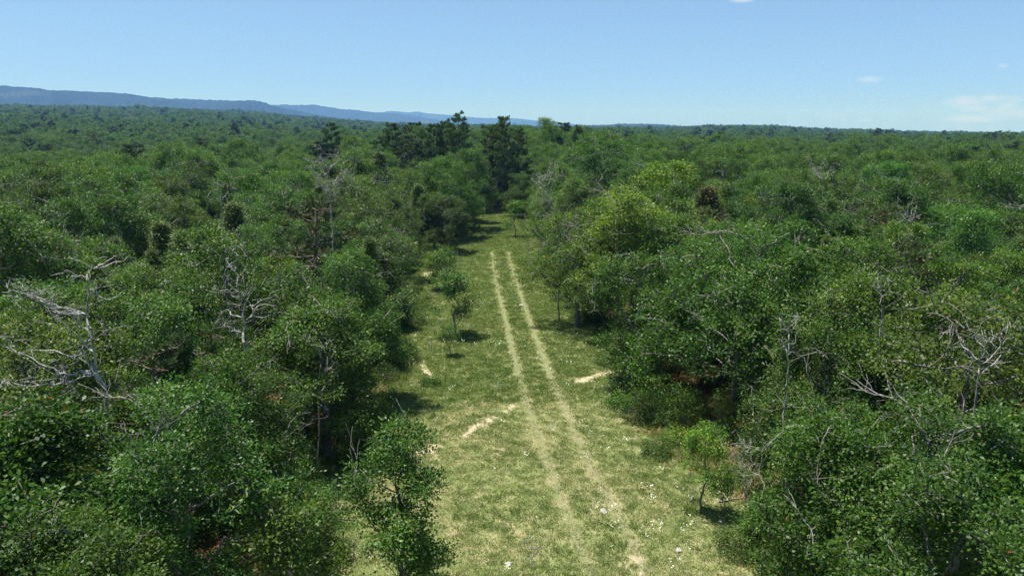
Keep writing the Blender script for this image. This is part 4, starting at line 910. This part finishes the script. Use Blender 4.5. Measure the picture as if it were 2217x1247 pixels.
# near part: full-detail crowns
X, Y = cells(DFAR + 1.5, 400, 4.9); k = clear_dist(X, Y) < -1.5
hx = np.array([t['x'] for t in TREES]); hy = np.array([t['y'] for t in TREES])
far_t = [(t['x'], t['y']) for t in TREES if math.hypot(t['x'], t['y']) > DFAR - 2]
for a, b in far_t: k &= np.hypot(X - a, Y - b) > 2.6
X, Y = X[k], Y[k]
kinds = [OAKS[i % 8][1] for i in range(24)] + [PINES[1][1], PINES[2][1], CEDARS[0][1], CEDARS[2][1]]
kc = [TC[(i * 6 // 24)] for i in range(24)] + [PN, PN, MD, MD]
idx = np.clip((r6.random(len(X)) * .55 + .225 + sn(X, Y, 45, 62) * .22) * 24, 0, 23).astype(int); q = r6.random(len(X)); idx = np.where(q < .05, 24 + r6.integers(0, 4, len(X)), idx); S = r6.uniform(.85, 1.4, len(X)) * (1 + .12 * sn(X, Y, 50, 61))
S = np.where(idx == 24, S * .75, S)
scatter("forest", np.stack([X, Y, gz(X, Y) - .1], 1), np.stack([X * 0, X * 0, r6.uniform(0, 6.28, len(X))], 1), np.stack([S, S, S], 1), idx, kinds, "closed oak wood beyond the individual trees, stretching towards the hills", kc)
print("forest", len(X))
P_, I_, S_ = [], [], []
for a, b, s, m_ in ((400, 800, 5.6, 1.0), (800, 1500, 7.5, 1.3), (1500, 2250, 9.5, 1.55)):
    X, Y = cells(a, b, s); P_.append(np.stack([X, Y, gz(X, Y) - .3], 1)); q = r6.random(len(X)); i_ = np.clip((r6.random(len(X)) * .6 + .2 + sn(X, Y, 140, 63) * .24) * 24, 0, 23).astype(int); i_ = np.where(q < .045, 24 + r6.integers(0, 2, len(X)), i_)
    ss = r6.uniform(.78, 1.32, len(X)) * m_ * (1 + .12 * sn(X, Y, 120, 64)); I_.append(i_); S_.append(np.where(i_ >= 24, ss * .9, ss) if m_ < 1.1 else np.where(i_ >= 24, ss / m_ * 1.1, ss))
P_ = np.vstack(P_); I_ = np.concatenate(I_); S_ = np.concatenate(S_); print("distant forest", len(P_))
zs = np.where(np.hypot(P_[:, 0], P_[:, 1]) > 800, .8, 1.0)
scatter("distant_forest", P_, np.stack([P_[:, 0] * 0, P_[:, 0] * 0, r6.uniform(0, 6.28, len(P_))], 1), np.stack([S_, S_, S_ * zs], 1), I_, [FAR[i % 6] for i in range(24)] + FARP, "unbroken far-off forest canopy fading to blue", [TC[i * 6 // 24] for i in range(24)] + [MD, MD])

# ------------------------------------------------------------------ haze: one closed box of thin, even air
HZ = 1.75e-4
bm = bmesh.new(); bmesh.ops.create_cube(bm, size=1); me = bpy.data.meshes.new("haze"); bm.to_mesh(me); bm.free()
hz = link("haze", me, None, (0, 0, 200), kind="stuff", label="thin blue summer haze over the whole landscape"); hz.scale = (32400, 32400, 620)
m, nt = new_mat("haze"); v = N(nt, "ShaderNodeVolumePrincipled"); v.inputs['Color'].default_value = (.12, .30, .92, 1); v.inputs['Absorption Color'].default_value = (1, 1, 1, 1); v.inputs['Density'].default_value = HZ; v.inputs['Anisotropy'].default_value = 0.0
o = N(nt, "ShaderNodeOutputMaterial"); nt.links.new(v.outputs[0], o.inputs['Volume']); me.materials.append(m)
